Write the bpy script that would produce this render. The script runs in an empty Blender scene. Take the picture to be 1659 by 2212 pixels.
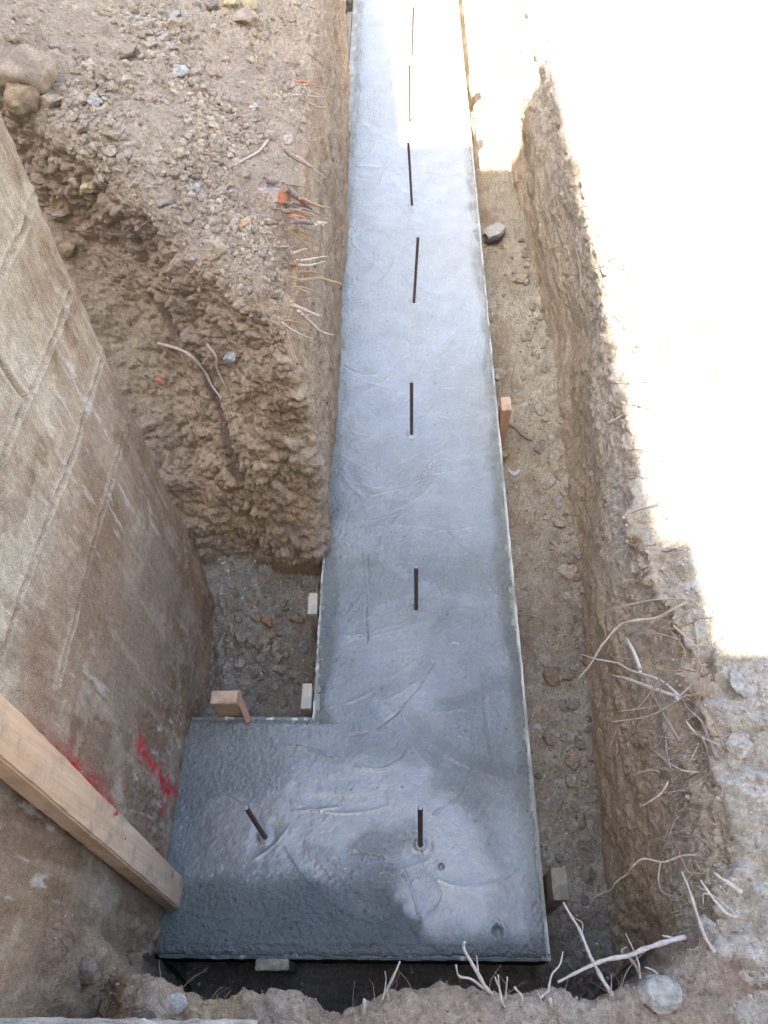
import bpy, bmesh, math, random
import numpy as np
from mathutils import Vector, Matrix

RNG = np.random.default_rng(7)
random.seed(7)
SC = bpy.context.scene
COL = SC.collection

# ------------------------------------------------------------------ camera
F = 1648.0; CX, CY = 829.5, 1106.0; H = 2.5
n_ = np.array([38.5, -1084, -F]); Z_ = -n_ / np.linalg.norm(n_)
y_ = np.array([25.5, 2506, -F]); y_ = y_ - Z_ * y_.dot(Z_); Y_ = y_ / np.linalg.norm(y_)
X_ = np.cross(Y_, Z_)
M = np.array([X_, Y_, Z_])

def ray(u, v): return M @ np.array([u - CX, -(v - CY), -F])
def at(u, v, z=0.0):
    r = ray(u, v); t = (z - H) / r[2]; return np.array([r[0] * t, r[1] * t, z])
def at_x(u, v, x):
    r = ray(u, v); t = x / r[0]; p = r * t; p[2] += H; return p
def at_y(u, v, y):
    r = ray(u, v); t = y / r[1]; p = r * t; p[2] += H; return p
def proj(P):
    c = (np.asarray(P) - np.array([0, 0, H])) @ M
    return CX - F * c[:, 0] / c[:, 2], CY + F * c[:, 1] / c[:, 2], -c[:, 2]

cam_d = bpy.data.cameras.new('camera'); cam = bpy.data.objects.new('camera', cam_d); COL.objects.link(cam)
cam.matrix_world = Matrix([[*M[0], 0], [*M[1], 0], [*M[2], H], [0, 0, 0, 1]])
cam_d.sensor_fit = 'VERTICAL'; cam_d.sensor_height = 24; cam_d.sensor_width = 18
cam_d.lens = 24 * F / 2212.0; cam_d.clip_start = 0.02; cam_d.clip_end = 500
SC.camera = cam

# ------------------------------------------------------------------ numpy noise
def _h(ix, iy, iz, seed):
    x = (ix.astype(np.int64) * 73856093) ^ (iy.astype(np.int64) * 19349663) ^ (iz.astype(np.int64) * 83492791) ^ (seed * 2654435761)
    x = x & 0xFFFFFFFF
    x = ((x ^ (x >> 16)) * 0x45d9f3b) & 0xFFFFFFFF
    x = ((x ^ (x >> 16)) * 0x45d9f3b) & 0xFFFFFFFF
    x = x ^ (x >> 16)
    return x.astype(np.float64) / 4294967295.0
def vnoise(P, seed=0):
    i = np.floor(P); f = P - i; i = i.astype(np.int64); w = f * f * f * (f * (f * 6 - 15) + 10)
    r = 0
    for a in (0, 1):
        wa = w[:, 0] if a else 1 - w[:, 0]
        for b in (0, 1):
            wb = w[:, 1] if b else 1 - w[:, 1]
            for c in (0, 1):
                wc = w[:, 2] if c else 1 - w[:, 2]
                r = r + wa * wb * wc * _h(i[:, 0] + a, i[:, 1] + b, i[:, 2] + c, seed)
    return r * 2 - 1
def fbm(P, octv=4, seed=0, gain=.5, lac=2.03):
    s = 0; a = 1; t = 0
    for k in range(octv):
        s = s + a * vnoise(P, seed + 17 * k); t += a; a *= gain; P = P * lac + 3.7
    return s / t
def ridged(P, octv=4, seed=0):
    s = 0; a = 1; t = 0
    for k in range(octv):
        s = s + a * (1 - 2 * np.abs(vnoise(P, seed + 31 * k))); t += a; a *= .5; P = P * 2.1 + 1.3
    return s / t
def worley(P, seed=0):
    i = np.floor(P).astype(np.int64); f1 = np.full(len(P), 9.0); f2 = np.full(len(P), 9.0); idv = np.zeros(len(P))
    for a in (-1, 0, 1):
        for b in (-1, 0, 1):
            for c in (-1, 0, 1):
                jx, jy, jz = i[:, 0] + a, i[:, 1] + b, i[:, 2] + c
                d = np.sqrt((jx + _h(jx, jy, jz, seed) - P[:, 0]) ** 2 + (jy + _h(jx, jy, jz, seed + 1) - P[:, 1]) ** 2 + (jz + _h(jx, jy, jz, seed + 2) - P[:, 2]) ** 2)
                m = d < f1
                f2 = np.where(m, f1, np.minimum(f2, d))
                idv = np.where(m, _h(jx, jy, jz, seed + 3), idv)
                f1 = np.where(m, d, f1)
    return f1, f2, idv
def clods(P, sc, seed, warp=.35):
    Q = P * sc + warp * np.stack([fbm(P * sc * .9, 2, seed + k) for k in (5, 6, 7)], 1)
    a, b, i = worley(Q, seed); e = np.clip((b - a) / .45, 0, 1); return (1 - (1 - e) ** 2) * (.25 + .75 * i), i
def sstep(a, b, x):
    t = np.clip((x - a) / (b - a), 0, 1); return t * t * (3 - 2 * t)
def lin(r, g, b, k=1.0):
    c = np.array([r, g, b]) / 255.0
    return np.where(c < .04045, c / 12.92, ((c + .055) / 1.055) ** 2.4) * k
def mix(a, b, t):
    t = np.asarray(t)[:, None]; return a * (1 - t) + b * t
def polydist(P, pts):
    """distance of points to a polyline (any dimension)"""
    pts = np.asarray(pts, float); d = np.full(len(P), 1e9)
    for a, b in zip(pts[:-1], pts[1:]):
        ab = b - a; t = np.clip(((P - a) @ ab) / max(ab @ ab, 1e-12), 0, 1)
        d = np.minimum(d, np.linalg.norm(P - (a + t[:, None] * ab), axis=1))
    return d

# ------------------------------------------------------------------ mesh helpers
def mesh_np(name, V, Fc, mat=None, col=None, smooth=True, extra=None):
    me = bpy.data.meshes.new(name)
    V = np.ascontiguousarray(V, dtype=np.float32); Fc = np.asarray(Fc, dtype=np.int32)
    nf, k = Fc.shape
    me.vertices.add(len(V)); me.vertices.foreach_set('co', V.ravel())
    me.loops.add(nf * k); me.loops.foreach_set('vertex_index', Fc.ravel())
    me.polygons.add(nf); me.polygons.foreach_set('loop_start', np.arange(0, nf * k, k, dtype=np.int32))
    try: me.polygons.foreach_set('loop_total', np.full(nf, k, dtype=np.int32))
    except Exception: pass
    me.update(calc_edges=True)
    me.polygons.foreach_set('use_smooth', np.full(nf, smooth, dtype=bool))
    if col is not None:
        a = me.color_attributes.new('Col', 'FLOAT_COLOR', 'POINT')
        c = np.ones((len(V), 4), dtype=np.float32); c[:, :3] = np.clip(col, 0.005, 1); a.data.foreach_set('color', c.ravel())
    if extra:
        for kx, vx in extra.items():
            a = me.attributes.new(kx, 'FLOAT', 'POINT'); a.data.foreach_set('value', np.asarray(vx, dtype=np.float32))
    if mat: me.materials.append(mat)
    me.update()
    return me
def link(name, me, parent=None, loc=None):
    o = bpy.data.objects.new(name, me); COL.objects.link(o)
    if parent: o.parent = parent
    if loc is not None: o.location = loc
    return o
def tag(o, label=None, cat=None, group=None, kind=None):
    if label: o['label'] = label
    if cat: o['category'] = cat
    if group: o['group'] = group
    if kind: o['kind'] = kind
    return o
def grid_faces(nu, nv):
    i, j = np.meshgrid(np.arange(nu - 1), np.arange(nv - 1), indexing='ij')
    a = (i * nv + j).ravel()
    return np.stack([a, a + nv, a + nv + 1, a + 1], 1)
def grid_normals(G):
    du = np.gradient(G, axis=0); dv = np.gradient(G, axis=1)
    n = np.cross(du, dv); return n / (np.linalg.norm(n, axis=2, keepdims=True) + 1e-12)
def crom(C, subs):
    """Catmull-Rom along axis 0 of C with per-segment subdivision counts"""
    C = np.asarray(C, float); n = len(C); out = []
    for s in range(n - 1):
        p0 = C[s - 1] if s > 0 else 2 * C[0] - C[1]; p1 = C[s]; p2 = C[s + 1]
        p3 = C[s + 2] if s + 2 < n else 2 * C[-1] - C[-2]
        for k in range(subs[s]):
            t = k / subs[s]
            out.append(.5 * ((2 * p1) + (-p0 + p2) * t + (2 * p0 - 5 * p1 + 4 * p2 - p3) * t * t + (-p0 + 3 * p1 - 3 * p2 + p3) * t ** 3))
    out.append(C[-1]); return np.array(out)
def net(C, su, sv):
    A = crom(C, su); B = crom(np.swapaxes(A, 0, 1), sv); return np.swapaxes(B, 0, 1)
def xf(Pa, s=1.0): return Pa * s

_ICO = {}
def ico(sub):
    if sub not in _ICO:
        bm = bmesh.new(); bmesh.ops.create_icosphere(bm, subdivisions=sub, radius=1)
        bm.verts.ensure_lookup_table()
        _ICO[sub] = (np.array([v.co[:] for v in bm.verts]), np.array([[v.index for v in f.verts] for f in bm.faces])); bm.free()
    return _ICO[sub]
def rock_shape(sub, seed, angular=.5):
    V, Fc = ico(sub); V = V.copy(); r = np.random.default_rng(seed)
    # chop by random planes -> angular facets
    for k in range(int(9 * angular) + 3):
        d = r.normal(size=3); d /= np.linalg.norm(d); lim = r.uniform(.55, .85)
        s = V @ d; V -= np.where(s > lim, s - lim, 0)[:, None] * d
    V *= (1 + .10 * vnoise(V * 2.3 + seed, seed) + .05 * vnoise(V * 6 + seed, seed + 5))[:, None]
    V *= r.uniform(.7, 1.15, 3) * np.array([1, 1, .8])
    return V, Fc
ROCKS1 = [rock_shape(2, 100 + k, 1.0) for k in range(20)]
ROCKS0 = [rock_shape(1, 300 + k, .9) for k in range(24)]
def rot_rand(r):
    q = r.normal(size=4); q /= np.linalg.norm(q); w, x, y, z = q
    return np.array([[1 - 2 * (y * y + z * z), 2 * (x * y - z * w), 2 * (x * z + y * w)], [2 * (x * y + z * w), 1 - 2 * (x * x + z * z), 2 * (y * z - x * w)], [2 * (x * z - y * w), 2 * (y * z + x * w), 1 - 2 * (x * x + y * y)]])
def rocks_mesh(name, P, S, C, mat, big=.008, seed=1):
    """many small stones as one mesh"""
    r = np.random.default_rng(seed); Vs, Fs, Cs = [], [], []; off = 0
    for p, s, c in zip(P, S, C):
        lib = ROCKS1 if s > big else ROCKS0
        V, Fc = lib[r.integers(len(lib))]
        W = (V @ rot_rand(r).T) * s + p
        Vs.append(W); Fs.append(Fc + off); Cs.append(np.repeat(c[None], len(W), 0)); off += len(W)
    return mesh_np(name, np.concatenate(Vs), np.concatenate(Fs), mat, np.concatenate(Cs), smooth=False)

def tube(pts, radii, sides=7, seed=0, wob=.12, sub=6, cap=True):
    pts = np.asarray(pts, float)
    n = len(pts); C = crom(pts, [sub] * (n - 1)) if n > 2 or sub > 1 else pts
    rr = np.interp(np.linspace(0, 1, len(C)), np.linspace(0, 1, len(radii)), radii)
    T = np.gradient(C, axis=0); T /= np.linalg.norm(T, axis=1, keepdims=True) + 1e-9
    up = np.array([.3, .2, .93]); Vs = []
    for k in range(len(C)):
        a = np.cross(T[k], up); a /= np.linalg.norm(a) + 1e-9; b = np.cross(T[k], a)
        ang = np.linspace(0, 2 * np.pi, sides, endpoint=False)
        w = 1 + wob * np.array([math.sin(seed * 3.1 + k * 1.3 + q * 2.1) for q in ang]) + wob * .8 * math.sin(k * .9 + seed)
        Vs.append(C[k] + (np.cos(ang) * rr[k] * w)[:, None] * a + (np.sin(ang) * rr[k] * w)[:, None] * b)
    V = np.concatenate(Vs); Fs = []
    for k in range(len(C) - 1):
        for q in range(sides):
            Fs.append([k * sides + q, k * sides + (q + 1) % sides, (k + 1) * sides + (q + 1) % sides, (k + 1) * sides + q])
    if cap:
        for base, cpt in ((0, C[0]), ((len(C) - 1) * sides, C[-1])):
            V = np.vstack([V, cpt]); ci = len(V) - 1
            for q in range(sides): Fs.append([base + q, base + (q + 1) % sides, ci, ci])
    return V, Fs
def fix_tris(Fs): return [f if len(set(f)) == 4 else list(dict.fromkeys(f)) for f in Fs]
def mesh_py(name, V, Fs, mat, smooth=True):
    me = bpy.data.meshes.new(name); me.from_pydata([tuple(map(float, v)) for v in V], [], [tuple(map(int, f)) for f in fix_tris(Fs)])
    me.materials.append(mat); me.polygons.foreach_set('use_smooth', np.full(len(me.polygons), smooth, dtype=bool)); me.update(); return me

# ------------------------------------------------------------------ materials
def newmat(name):
    m = bpy.data.materials.new(name); m.use_nodes = True; nt = m.node_tree; nt.nodes.clear()
    out = nt.nodes.new('ShaderNodeOutputMaterial'); b = nt.nodes.new('ShaderNodeBsdfPrincipled'); nt.links.new(b.outputs[0], out.inputs[0])
    return m, nt, b
def N(nt, t, **kw):
    n = nt.nodes.new(t)
    for k, v in kw.items():
        if k in n.inputs: n.inputs[k].default_value = v
        else: setattr(n, k, v)
    return n
def noise(nt, vec, scale, detail=4, rough=.6, dist=0):
    n = N(nt, 'ShaderNodeTexNoise'); n.inputs['Scale'].default_value = scale; n.inputs['Detail'].default_value = detail
    n.inputs['Roughness'].default_value = rough; n.inputs['Distortion'].default_value = dist
    nt.links.new(vec, n.inputs['Vector']); return n.outputs['Fac']
def maprange(nt, val, a, b, c, d):
    n = N(nt, 'ShaderNodeMapRange'); nt.links.new(val, n.inputs[0])
    for i, x in enumerate((a, b, c, d)): n.inputs[1 + i].default_value = x
    return n.outputs[0]
def math_(nt, op, a, b=None):
    n = N(nt, 'ShaderNodeMath', operation=op)
    for i, x in enumerate((a, b)):
        if x is None: continue
        if isinstance(x, (int, float)): n.inputs[i].default_value = x
        else: nt.links.new(x, n.inputs[i])
    return n.outputs[0]
def scalecol(nt, colsock, fac):
    n = N(nt, 'ShaderNodeVectorMath', operation='SCALE'); nt.links.new(colsock, n.inputs[0]); nt.links.new(fac, n.inputs['Scale']); return n.outputs[0]
def mixc(nt, fac, a, b):
    n = N(nt, 'ShaderNodeMix', data_type='RGBA')
    nt.links.new(fac, n.inputs[0])
    for s, x in ((6, a), (7, b)):
        if isinstance(x, tuple): n.inputs[s].default_value = (*x, 1)
        else: nt.links.new(x, n.inputs[s])
    return n.outputs[2]
def coords(nt, scale=(1, 1, 1), obj=False):
    if obj:
        t = N(nt, 'ShaderNodeTexCoord'); v = t.outputs['Object']
    else:
        g = N(nt, 'ShaderNodeNewGeometry'); v = g.outputs['Position']
    if scale != (1, 1, 1):
        m = N(nt, 'ShaderNodeMapping'); m.inputs['Scale'].default_value = scale; nt.links.new(v, m.inputs[0]); v = m.outputs[0]
    return v
def bump(nt, b, hs, dist=.002, strength=1.0):
    n = N(nt, 'ShaderNodeBump'); n.inputs['Distance'].default_value = dist
    if isinstance(strength, (int, float)): n.inputs['Strength'].default_value = strength
    else: nt.links.new(strength, n.inputs['Strength'])
    nt.links.new(hs, n.inputs['Height']); nt.links.new(n.outputs[0], b.inputs['Normal'])

def attr_mat(name, fine=140, amp=.30, bd=.004, rough=.92, scale=(1, 1, 1), speck=.25, spec=.25):
    m, nt, b = newmat(name)
    v = coords(nt, scale); v1 = coords(nt)
    a = N(nt, 'ShaderNodeAttribute'); a.attribute_name = 'Col'
    n1 = noise(nt, v, fine, 5, .7); n2 = noise(nt, v1, 18, 4, .6); n3 = noise(nt, v1, 420, 2, .6)
    f = math_(nt, 'MULTIPLY', maprange(nt, n1, .3, .7, 1 - amp, 1 + amp), maprange(nt, n2, .3, .7, .88, 1.12))
    f = math_(nt, 'MULTIPLY', f, maprange(nt, n3, .3, .75, 1 - speck, 1 + speck))
    c = scalecol(nt, a.outputs['Color'], f)
    nt.links.new(c, b.inputs['Base Color'])
    b.inputs['Roughness'].default_value = rough; b.inputs['Specular IOR Level'].default_value = spec
    h = math_(nt, 'ADD', math_(nt, 'MULTIPLY', n1, 1.0), math_(nt, 'MULTIPLY', n3, .35))
    bump(nt, b, h, bd, 1.0)
    return m
M_SOIL = attr_mat('soil', 95, .32, .010)
M_FLOOR = attr_mat('floor_dirt', 100, .34, .010)
M_ROCK = attr_mat('rubble', 110, .26, .005)
M_WALL = attr_mat('stained_plaster', 90, .22, .005, scale=(1, 1, .5), speck=.45)
M_SLAB = attr_mat('old_concrete', 120, .14, .002)

def concrete_mat():
    m, nt, b = newmat('fresh_concrete')
    v = coords(nt)
    a = N(nt, 'ShaderNodeAttribute'); a.attribute_name = 'Col'; w = N(nt, 'ShaderNodeAttribute'); w.attribute_name = 'Wet'
    n1 = noise(nt, v, 9, 5, .6); n2 = noise(nt, v, 70, 4, .65); n3 = noise(nt, v, 170, 3, .65, .6)
    vo = N(nt, 'ShaderNodeTexVoronoi'); vo.inputs['Scale'].default_value = 34; nt.links.new(v, vo.inputs['Vector'])
    pit = maprange(nt, vo.outputs['Distance'], .07, .14, 0, 1)
    pm = maprange(nt, noise(nt, v, 22, 2, .5), .50, .58, 1, 0)
    pit = math_(nt, 'MAXIMUM', pit, pm)
    f = math_(nt, 'MULTIPLY', maprange(nt, n1, .3, .7, .90, 1.10), maprange(nt, n2, .3, .7, .92, 1.08))
    f = math_(nt, 'MULTIPLY', f, maprange(nt, pit, 0, 1, .55, 1))
    nt.links.new(scalecol(nt, a.outputs['Color'], f), b.inputs['Base Color'])
    wet = math_(nt, 'ADD', w.outputs['Fac'], maprange(nt, n2, .3, .7, -.12, .12))
    nt.links.new(maprange(nt, wet, 0, 1, .45, .10), b.inputs['Roughness'])
    nt.links.new(maprange(nt, wet, 0, 1, .45, 1.25), b.inputs['Specular IOR Level'])
    h = math_(nt, 'ADD', math_(nt, 'MULTIPLY', n3, .5), math_(nt, 'MULTIPLY', n2, .9))
    h = math_(nt, 'ADD', h, math_(nt, 'MULTIPLY', pit, .35))
    bump(nt, b, h, .011, maprange(nt, w.outputs['Fac'], 0, 1, 1.0, .30))
    nt.links.new(maprange(nt, wet, .2, .9, .15, 1.0), b.inputs['Coat Weight']); b.inputs['Coat Roughness'].default_value = .10; b.inputs['Coat IOR'].default_value = 1.5
    return m
M_CONC = concrete_mat()

def wood_mat(name, c1, c2, dirt, damt, axis=2, rough=.7):
    m, nt, b = newmat(name)
    sc = [38, 38, 38]; sc[axis] = 1.6
    v = coords(nt, tuple(sc), obj=True); v2 = coords(nt, obj=True)
    g = noise(nt, v, 1.6, 6, .6, .6); g2 = noise(nt, v, 6, 3, .6)
    c = mixc(nt, maprange(nt, g, .35, .65, 0, 1), c1, c2)
    k = N(nt, 'ShaderNodeTexVoronoi'); k.inputs['Scale'].default_value = 7; nt.links.new(v2, k.inputs['Vector'])
    c = mixc(nt, maprange(nt, k.outputs['Distance'], .05, .10, .8, 0), c, (c1[0] * .45, c1[1] * .36, c1[2] * .3))
    d = noise(nt, v2, 14, 6, .7)
    c = mixc(nt, maprange(nt, d, .62 - damt, .78 - damt * .6, 0, 1), c, dirt)
    nt.links.new(c, b.inputs['Base Color']); b.inputs['Roughness'].default_value = rough; b.inputs['Specular IOR Level'].default_value = .3
    bump(nt, b, math_(nt, 'ADD', g2, math_(nt, 'MULTIPLY', d, 1.5)), .0012, .8)
    return m
DIRT = tuple(lin(128, 112, 96)); CEM = tuple(lin(165, 165, 158))
M_WOOD = wood_mat('pine', tuple(lin(216, 186, 158)), tuple(lin(200, 166, 134)), tuple(lin(172, 148, 126)), .14)
M_WOODO = wood_mat('orange_pine', tuple(lin(208, 170, 140)), tuple(lin(188, 140, 110)), tuple(lin(180, 158, 140)), .16)
M_WOODG = wood_mat('weathered_wood', tuple(lin(188, 172, 148)), tuple(lin(158, 143, 120)), tuple(lin(120, 112, 100)), .22)
M_ENDG = wood_mat('cement_dusted_wood', tuple(lin(205, 190, 165)), tuple(lin(188, 170, 145)), CEM, .22, axis=1)
M_MUDW = wood_mat('muddy_wood', tuple(lin(172, 160, 142)), tuple(lin(148, 136, 120)), tuple(lin(120, 112, 100)), .3)

def simple(name, c, rough=.8, n=60, amp=.15, bd=.001, metal=0, spec=.3, obj=False, scale=(1, 1, 1)):
    m, nt, b = newmat(name); v = coords(nt, scale, obj)
    t = noise(nt, v, n, 4, .65); rgb = N(nt, 'ShaderNodeRGB'); rgb.outputs[0].default_value = (*c, 1)
    nt.links.new(scalecol(nt, rgb.outputs[0], maprange(nt, t, .3, .7, 1 - amp, 1 + amp)), b.inputs['Base Color'])
    b.inputs['Roughness'].default_value = rough; b.inputs['Metallic'].default_value = metal; b.inputs['Specular IOR Level'].default_value = spec
    bump(nt, b, t, bd, .8); return m
M_REBAR = simple('rebar_steel', tuple(lin(104, 84, 76)), .5, 220, .4, .0004, .35, .5)
M_CUT = simple('cut_steel', tuple(lin(150, 154, 158)), .35, 200, .2, .0002, .8)
M_ROOT = simple('grey_root', tuple(lin(150, 132, 122)), .8, 130, .35, .002)
M_ROOTP = simple('pale_root', tuple(lin(200, 186, 170)), .8, 140, .3, .002)
M_ROOTT = simple('tan_root', tuple(lin(176, 146, 118)), .8, 140, .3, .001)
M_ROOTO = simple('orange_root', tuple(lin(202, 132, 90)), .7, 140, .2, .001)
M_PALEW = simple('bleached_branch', tuple(lin(190, 180, 172)), .75, 90, .25, .002)
M_BRICK = simple('orange_brick', tuple(lin(196, 134, 104)), .9, 120, .22, .003)
M_PAPER = simple('white_paper', (.8, .8, .82), .6, 60, .08, .001)
M_STONEW = simple('pale_stone', tuple(lin(168, 165, 156)), .9, 70, .35, .012)
M_CHUNK = simple('broken_concrete', tuple(lin(184, 180, 172)), .9, 90, .3, .006)
M_CHUNKD = simple('dark_stone_side', tuple(lin(80, 78, 82)), .85, 110, .3, .004)
M_HOUSE = simple('house_render', (.62, .58, .52), .9, 3, .06, .001)
M_ROOF = simple('roof_tiles', (.28, .11, .07), .85, 12, .2, .01)
M_GLASS = simple('window_glass', (.03, .04, .05), .1, 3, .1, .0)

# ------------------------------------------------------------------ the left bank (earth face, niche and spoil slope)
ys = [9, 7.2, 6.0, 5.0, 4.2, 3.5, 2.9, 2.4, 2.0, 1.68]
fx = np.interp(ys, [1.6, 3.9, 4.3, 5, 6, 7.2, 9], [-.270, -.270, -.295, -.32, -.37, -.40, -.42])
rz = np.interp(ys, [1.6, 2.3, 3.5, 4.2, 5, 6, 7.2, 9], [1.06, 1.08, 1.08, 1.02, .92, .80, .72, .7])
ST = []
for y, f_, r_ in zip(ys, fx, rz):
    k_ = float(np.interp(y, [1.68, 2.0, 2.4, 2.9, 3.5, 4.2], [.92, .78, .58, .36, .15, 0]))
    ST.append([(f_ + .0, y, -.36), (f_ - .004, y, 0), (f_ - .022, y, r_ * .5), (f_ - .040, y, r_ - .10), (f_ - .075, y, r_), (f_ - .20, y + .22 * k_, r_ + .05), (f_ - .50, y + .58 * k_, r_ + .16), (f_ - 1.0, y + .9 * k_, r_ + .36), (f_ - 2.0, y + .1 + .6 * k_, r_ + .7), (-5, y + .3, 1.6)])
ST.append([(-.30, 1.50, -.36), (-.288, 1.47, -.02), (-.285, 1.50, .50), (-.31, 1.53, .92), (-.37, 1.60, 1.04), (-.53, 1.78, 1.12), (-.85, 2.12, 1.24), (-1.33, 2.42, 1.45), (-2.2, 2.3, 1.8), (-5, 1.95, 1.6)])
ST.append([(-.42, 1.50, -.36), (-.43, 1.44, -.02), (-.43, 1.48, .46), (-.44, 1.56, .84), (-.49, 1.65, .98), (-.62, 1.80, 1.09), (-.93, 2.09, 1.22), (-1.39, 2.35, 1.43), (-2.2, 2.15, 1.7), (-5, 1.7, 1.6)])
ST.append([(-.55, 1.50, -.36), (-.55, 1.46, -.02), (-.56, 1.53, .42), (-.58, 1.65, .70), (-.64, 1.78, .88), (-.76, 1.93, 1.02), (-1.03, 2.12, 1.18), (-1.46, 2.31, 1.39), (-2.25, 2.05, 1.6), (-5, 1.5, 1.5)])
ST.append([(-.68, 1.50, -.36), (-.68, 1.46, -.02), (-.69, 1.56, .32), (-.73, 1.75, .60), (-.81, 1.92, .80), (-.94, 2.06, .97), (-1.16, 2.18, 1.13), (-1.56, 2.28, 1.33), (-2.3, 1.95, 1.5), (-5, 1.3, 1.4)])
ST.append([(-.85, 1.46, -.36), (-.85, 1.44, -.02), (-.87, 1.55, .32), (-.93, 1.75, .58), (-1.03, 1.93, .78), (-1.15, 2.06, .95), (-1.35, 2.15, 1.10), (-1.72, 2.14, 1.27), (-2.4, 1.8, 1.4), (-5, 1.15, 1.3)])
ST.append([(-1.2, 1.44, -.36), (-1.2, 1.42, -.02), (-1.22, 1.50, .34), (-1.26, 1.66, .58), (-1.32, 1.82, .78), (-1.42, 1.96, .94), (-1.58, 2.0, 1.08), (-1.88, 1.95, 1.20), (-2.6, 1.6, 1.3), (-5, 1.0, 1.2)])
C = np.array(ST)
SUBS = [10, 24, 70, 80, 80, 80, 80, 80, 70, 56, 48, 42, 40, 36, 14]
G = net(C, SUBS, [16, 54, 60, 44, 44, 72, 90, 60, 10])
nu, nv = G.shape[:2]
NL = -grid_normals(G); NL *= np.sign(NL[nu // 2, nv // 2, 2]) if abs(NL[nu // 2, nv // 2, 2]) > .3 else 1
P = G.reshape(-1, 3); Nn = NL.reshape(-1, 3)
up = np.clip(Nn[:, 2], 0, 1)
rowp = np.tile(np.arange(nv), nu) / (nv - 1)
isface = 1 - sstep(.35, .75, up)               # steep cut faces
nvv = nv
spar = np.concatenate([k + np.arange(q) / q for k, q in enumerate(SUBS)] + [[len(SUBS)]])
niche = sstep(9.4, 10.1, np.repeat(spar, nv))
BU, BV, BD = proj(P)
def base_at(u, v):
    for q in (12, 25, 50, 100):
        m = np.where((abs(BU - u) < q) & (abs(BV - v) < q) & (BD > .3))[0]
        if len(m): break
    k = m[np.argmin(BD[m])]
    return P[m[BD[m] < BD[k] + .06]].mean(0)
chan = isface * (1 - niche)
A = np.stack([P[:, 0] * 8, P[:, 1] * 2.2, P[:, 2] * 16], 1)
d = .020 * fbm(P * np.array([3, 3, 3]), 4, 3)
ck2a = 0
d0_ = lambda ck2: (1 - sstep(.35, .75, up)) * (1 - niche) * (.016 * fbm(A, 4, 11) + .014 * ridged(A * 2.0, 4, 15) + .010 * fbm(P * 22, 4, 16) + .010 * ck2 * sstep(-.1, .3, fbm(P * 3, 3, 19)) - .014 * sstep(.2, .45, fbm(P * 13, 3, 18)))
ck1, ci1 = clods(P, 13, 26, .40); ck2, ci2 = clods(P, 31, 27, .30); ck3, ci3 = clods(P, 66, 28, .25)
d += d0_(ck2)
nf = niche * np.clip(isface * 1.6, 0, 1)
rgh = .35 + .65 * sstep(-.45, .2, fbm(P * 4.5, 3, 29))
hol = np.exp(-(np.linalg.norm((P - base_at(620, 1285)) * np.array([1, 1, 1.2]), axis=1) / .07) ** 2) + np.exp(-(np.linalg.norm(P - base_at(465, 1240), axis=1) / .06) ** 2)
d += niche * (sstep(.5, .0, P[:, 2]) * .05 * fbm(P * 5, 3, 33) - .07 * hol)
d += nf * (.030 * ridged(P * 4.0, 3, 21) + rgh * (.034 * ck1 + .020 * ck2) + .009 * ck3 - .025)
d += .03 * np.exp(-(np.linalg.norm(P - at(545, 625, 1.06), axis=1) / .10) ** 2)
f1, f2, idv = worley(P * 17 + .6 * fbm(P * 9, 3, 5)[:, None], 40)
g1, g2, idg = worley(P * 42 + .5 * fbm(P * 20, 2, 6)[:, None], 50)
lump = np.clip(.75 - f1, 0, 1) * (idv > .45); lumpg = np.clip(.7 - g1, 0, 1)
top = 1 - isface
patch = sstep(-.1, .25, fbm(P * 3.1, 3, 61))
d += top * ((.014 * ck1 * patch + .012 * ck2 * (.3 + .7 * patch) + .005 * ck3) + .030 * fbm(P * 7, 4, 71) + .006 * fbm(P * 60, 3, 72))
d += isface * (.004 * fbm(P * 55, 3, 73) + .010 * lumpg * niche * patch)
# smear / bucket scrape grooves down the niche face
groove = [base_at(340, 650), base_at(420, 770), base_at(475, 900), base_at(510, 1020)]
gd = polydist(P, groove) + .012 * fbm(P * 14, 3, 44); gm = sstep(.050, .022, gd) * niche
groove2 = [base_at(590, 880), base_at(612, 960)]
gd2 = polydist(P, groove2); gm2 = np.exp(-(gd2 / .022) ** 2) * niche
d -= .028 * gm + .012 * gm2
d *= 1 - .6 * (gm * .9)
# the gentle sag of the spoil slope
d += top * .05 * fbm(P * 1.3, 2, 91)
calm = sstep(0, .06, rowp)
P2 = P + Nn * (d * calm)[:, None]
P2[:, 0] = np.where((P2[:, 2] < .8) & (P2[:, 1] > 1.55) & (P2[:, 1] < 4.6), np.minimum(P2[:, 0], -.262), P2[:, 0])
# colours: earth of several kinds
t1 = sstep(-.35, .35, fbm(P * 2.3, 4, 101)); t2 = sstep(-.2, .4, fbm(P * 5, 4, 102)); t3 = sstep(.0, .5, fbm(A * .8, 4, 103))
c_dust = mix(lin(176, 160, 142)[None], lin(194, 178, 154)[None], t1)
c_dust = mix(c_dust, lin(158, 140, 124)[None], .5 * t2)
c_face = mix(lin(186, 154, 122)[None], lin(164, 132, 102)[None], t3)
c_face = mix(c_face, lin(200, 178, 150)[None], .5 * t2)
c_face = mix(c_face, lin(150, 112, 80)[None], .6 * sstep(.05, .45, fbm(P * 4.2, 4, 104)))
c_nic = mix(lin(184, 158, 130)[None], lin(200, 176, 146)[None], t1)
c_nic = mix(c_nic, lin(146, 118, 94)[None], .8 * sstep(-.05, .45, fbm(P * 6.2, 4, 106)))
c_nic = mix(c_nic, lin(198, 178, 150)[None], .55 * (ci2 > .62)); c_nic = mix(c_nic, lin(168, 154, 142)[None], .5 * (ci1 > .7))
c_nic = mix(c_nic, lin(164, 148, 134)[None], .55 * sstep(.05, .4, fbm(P * 5.1 + 9, 4, 107)))
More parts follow.
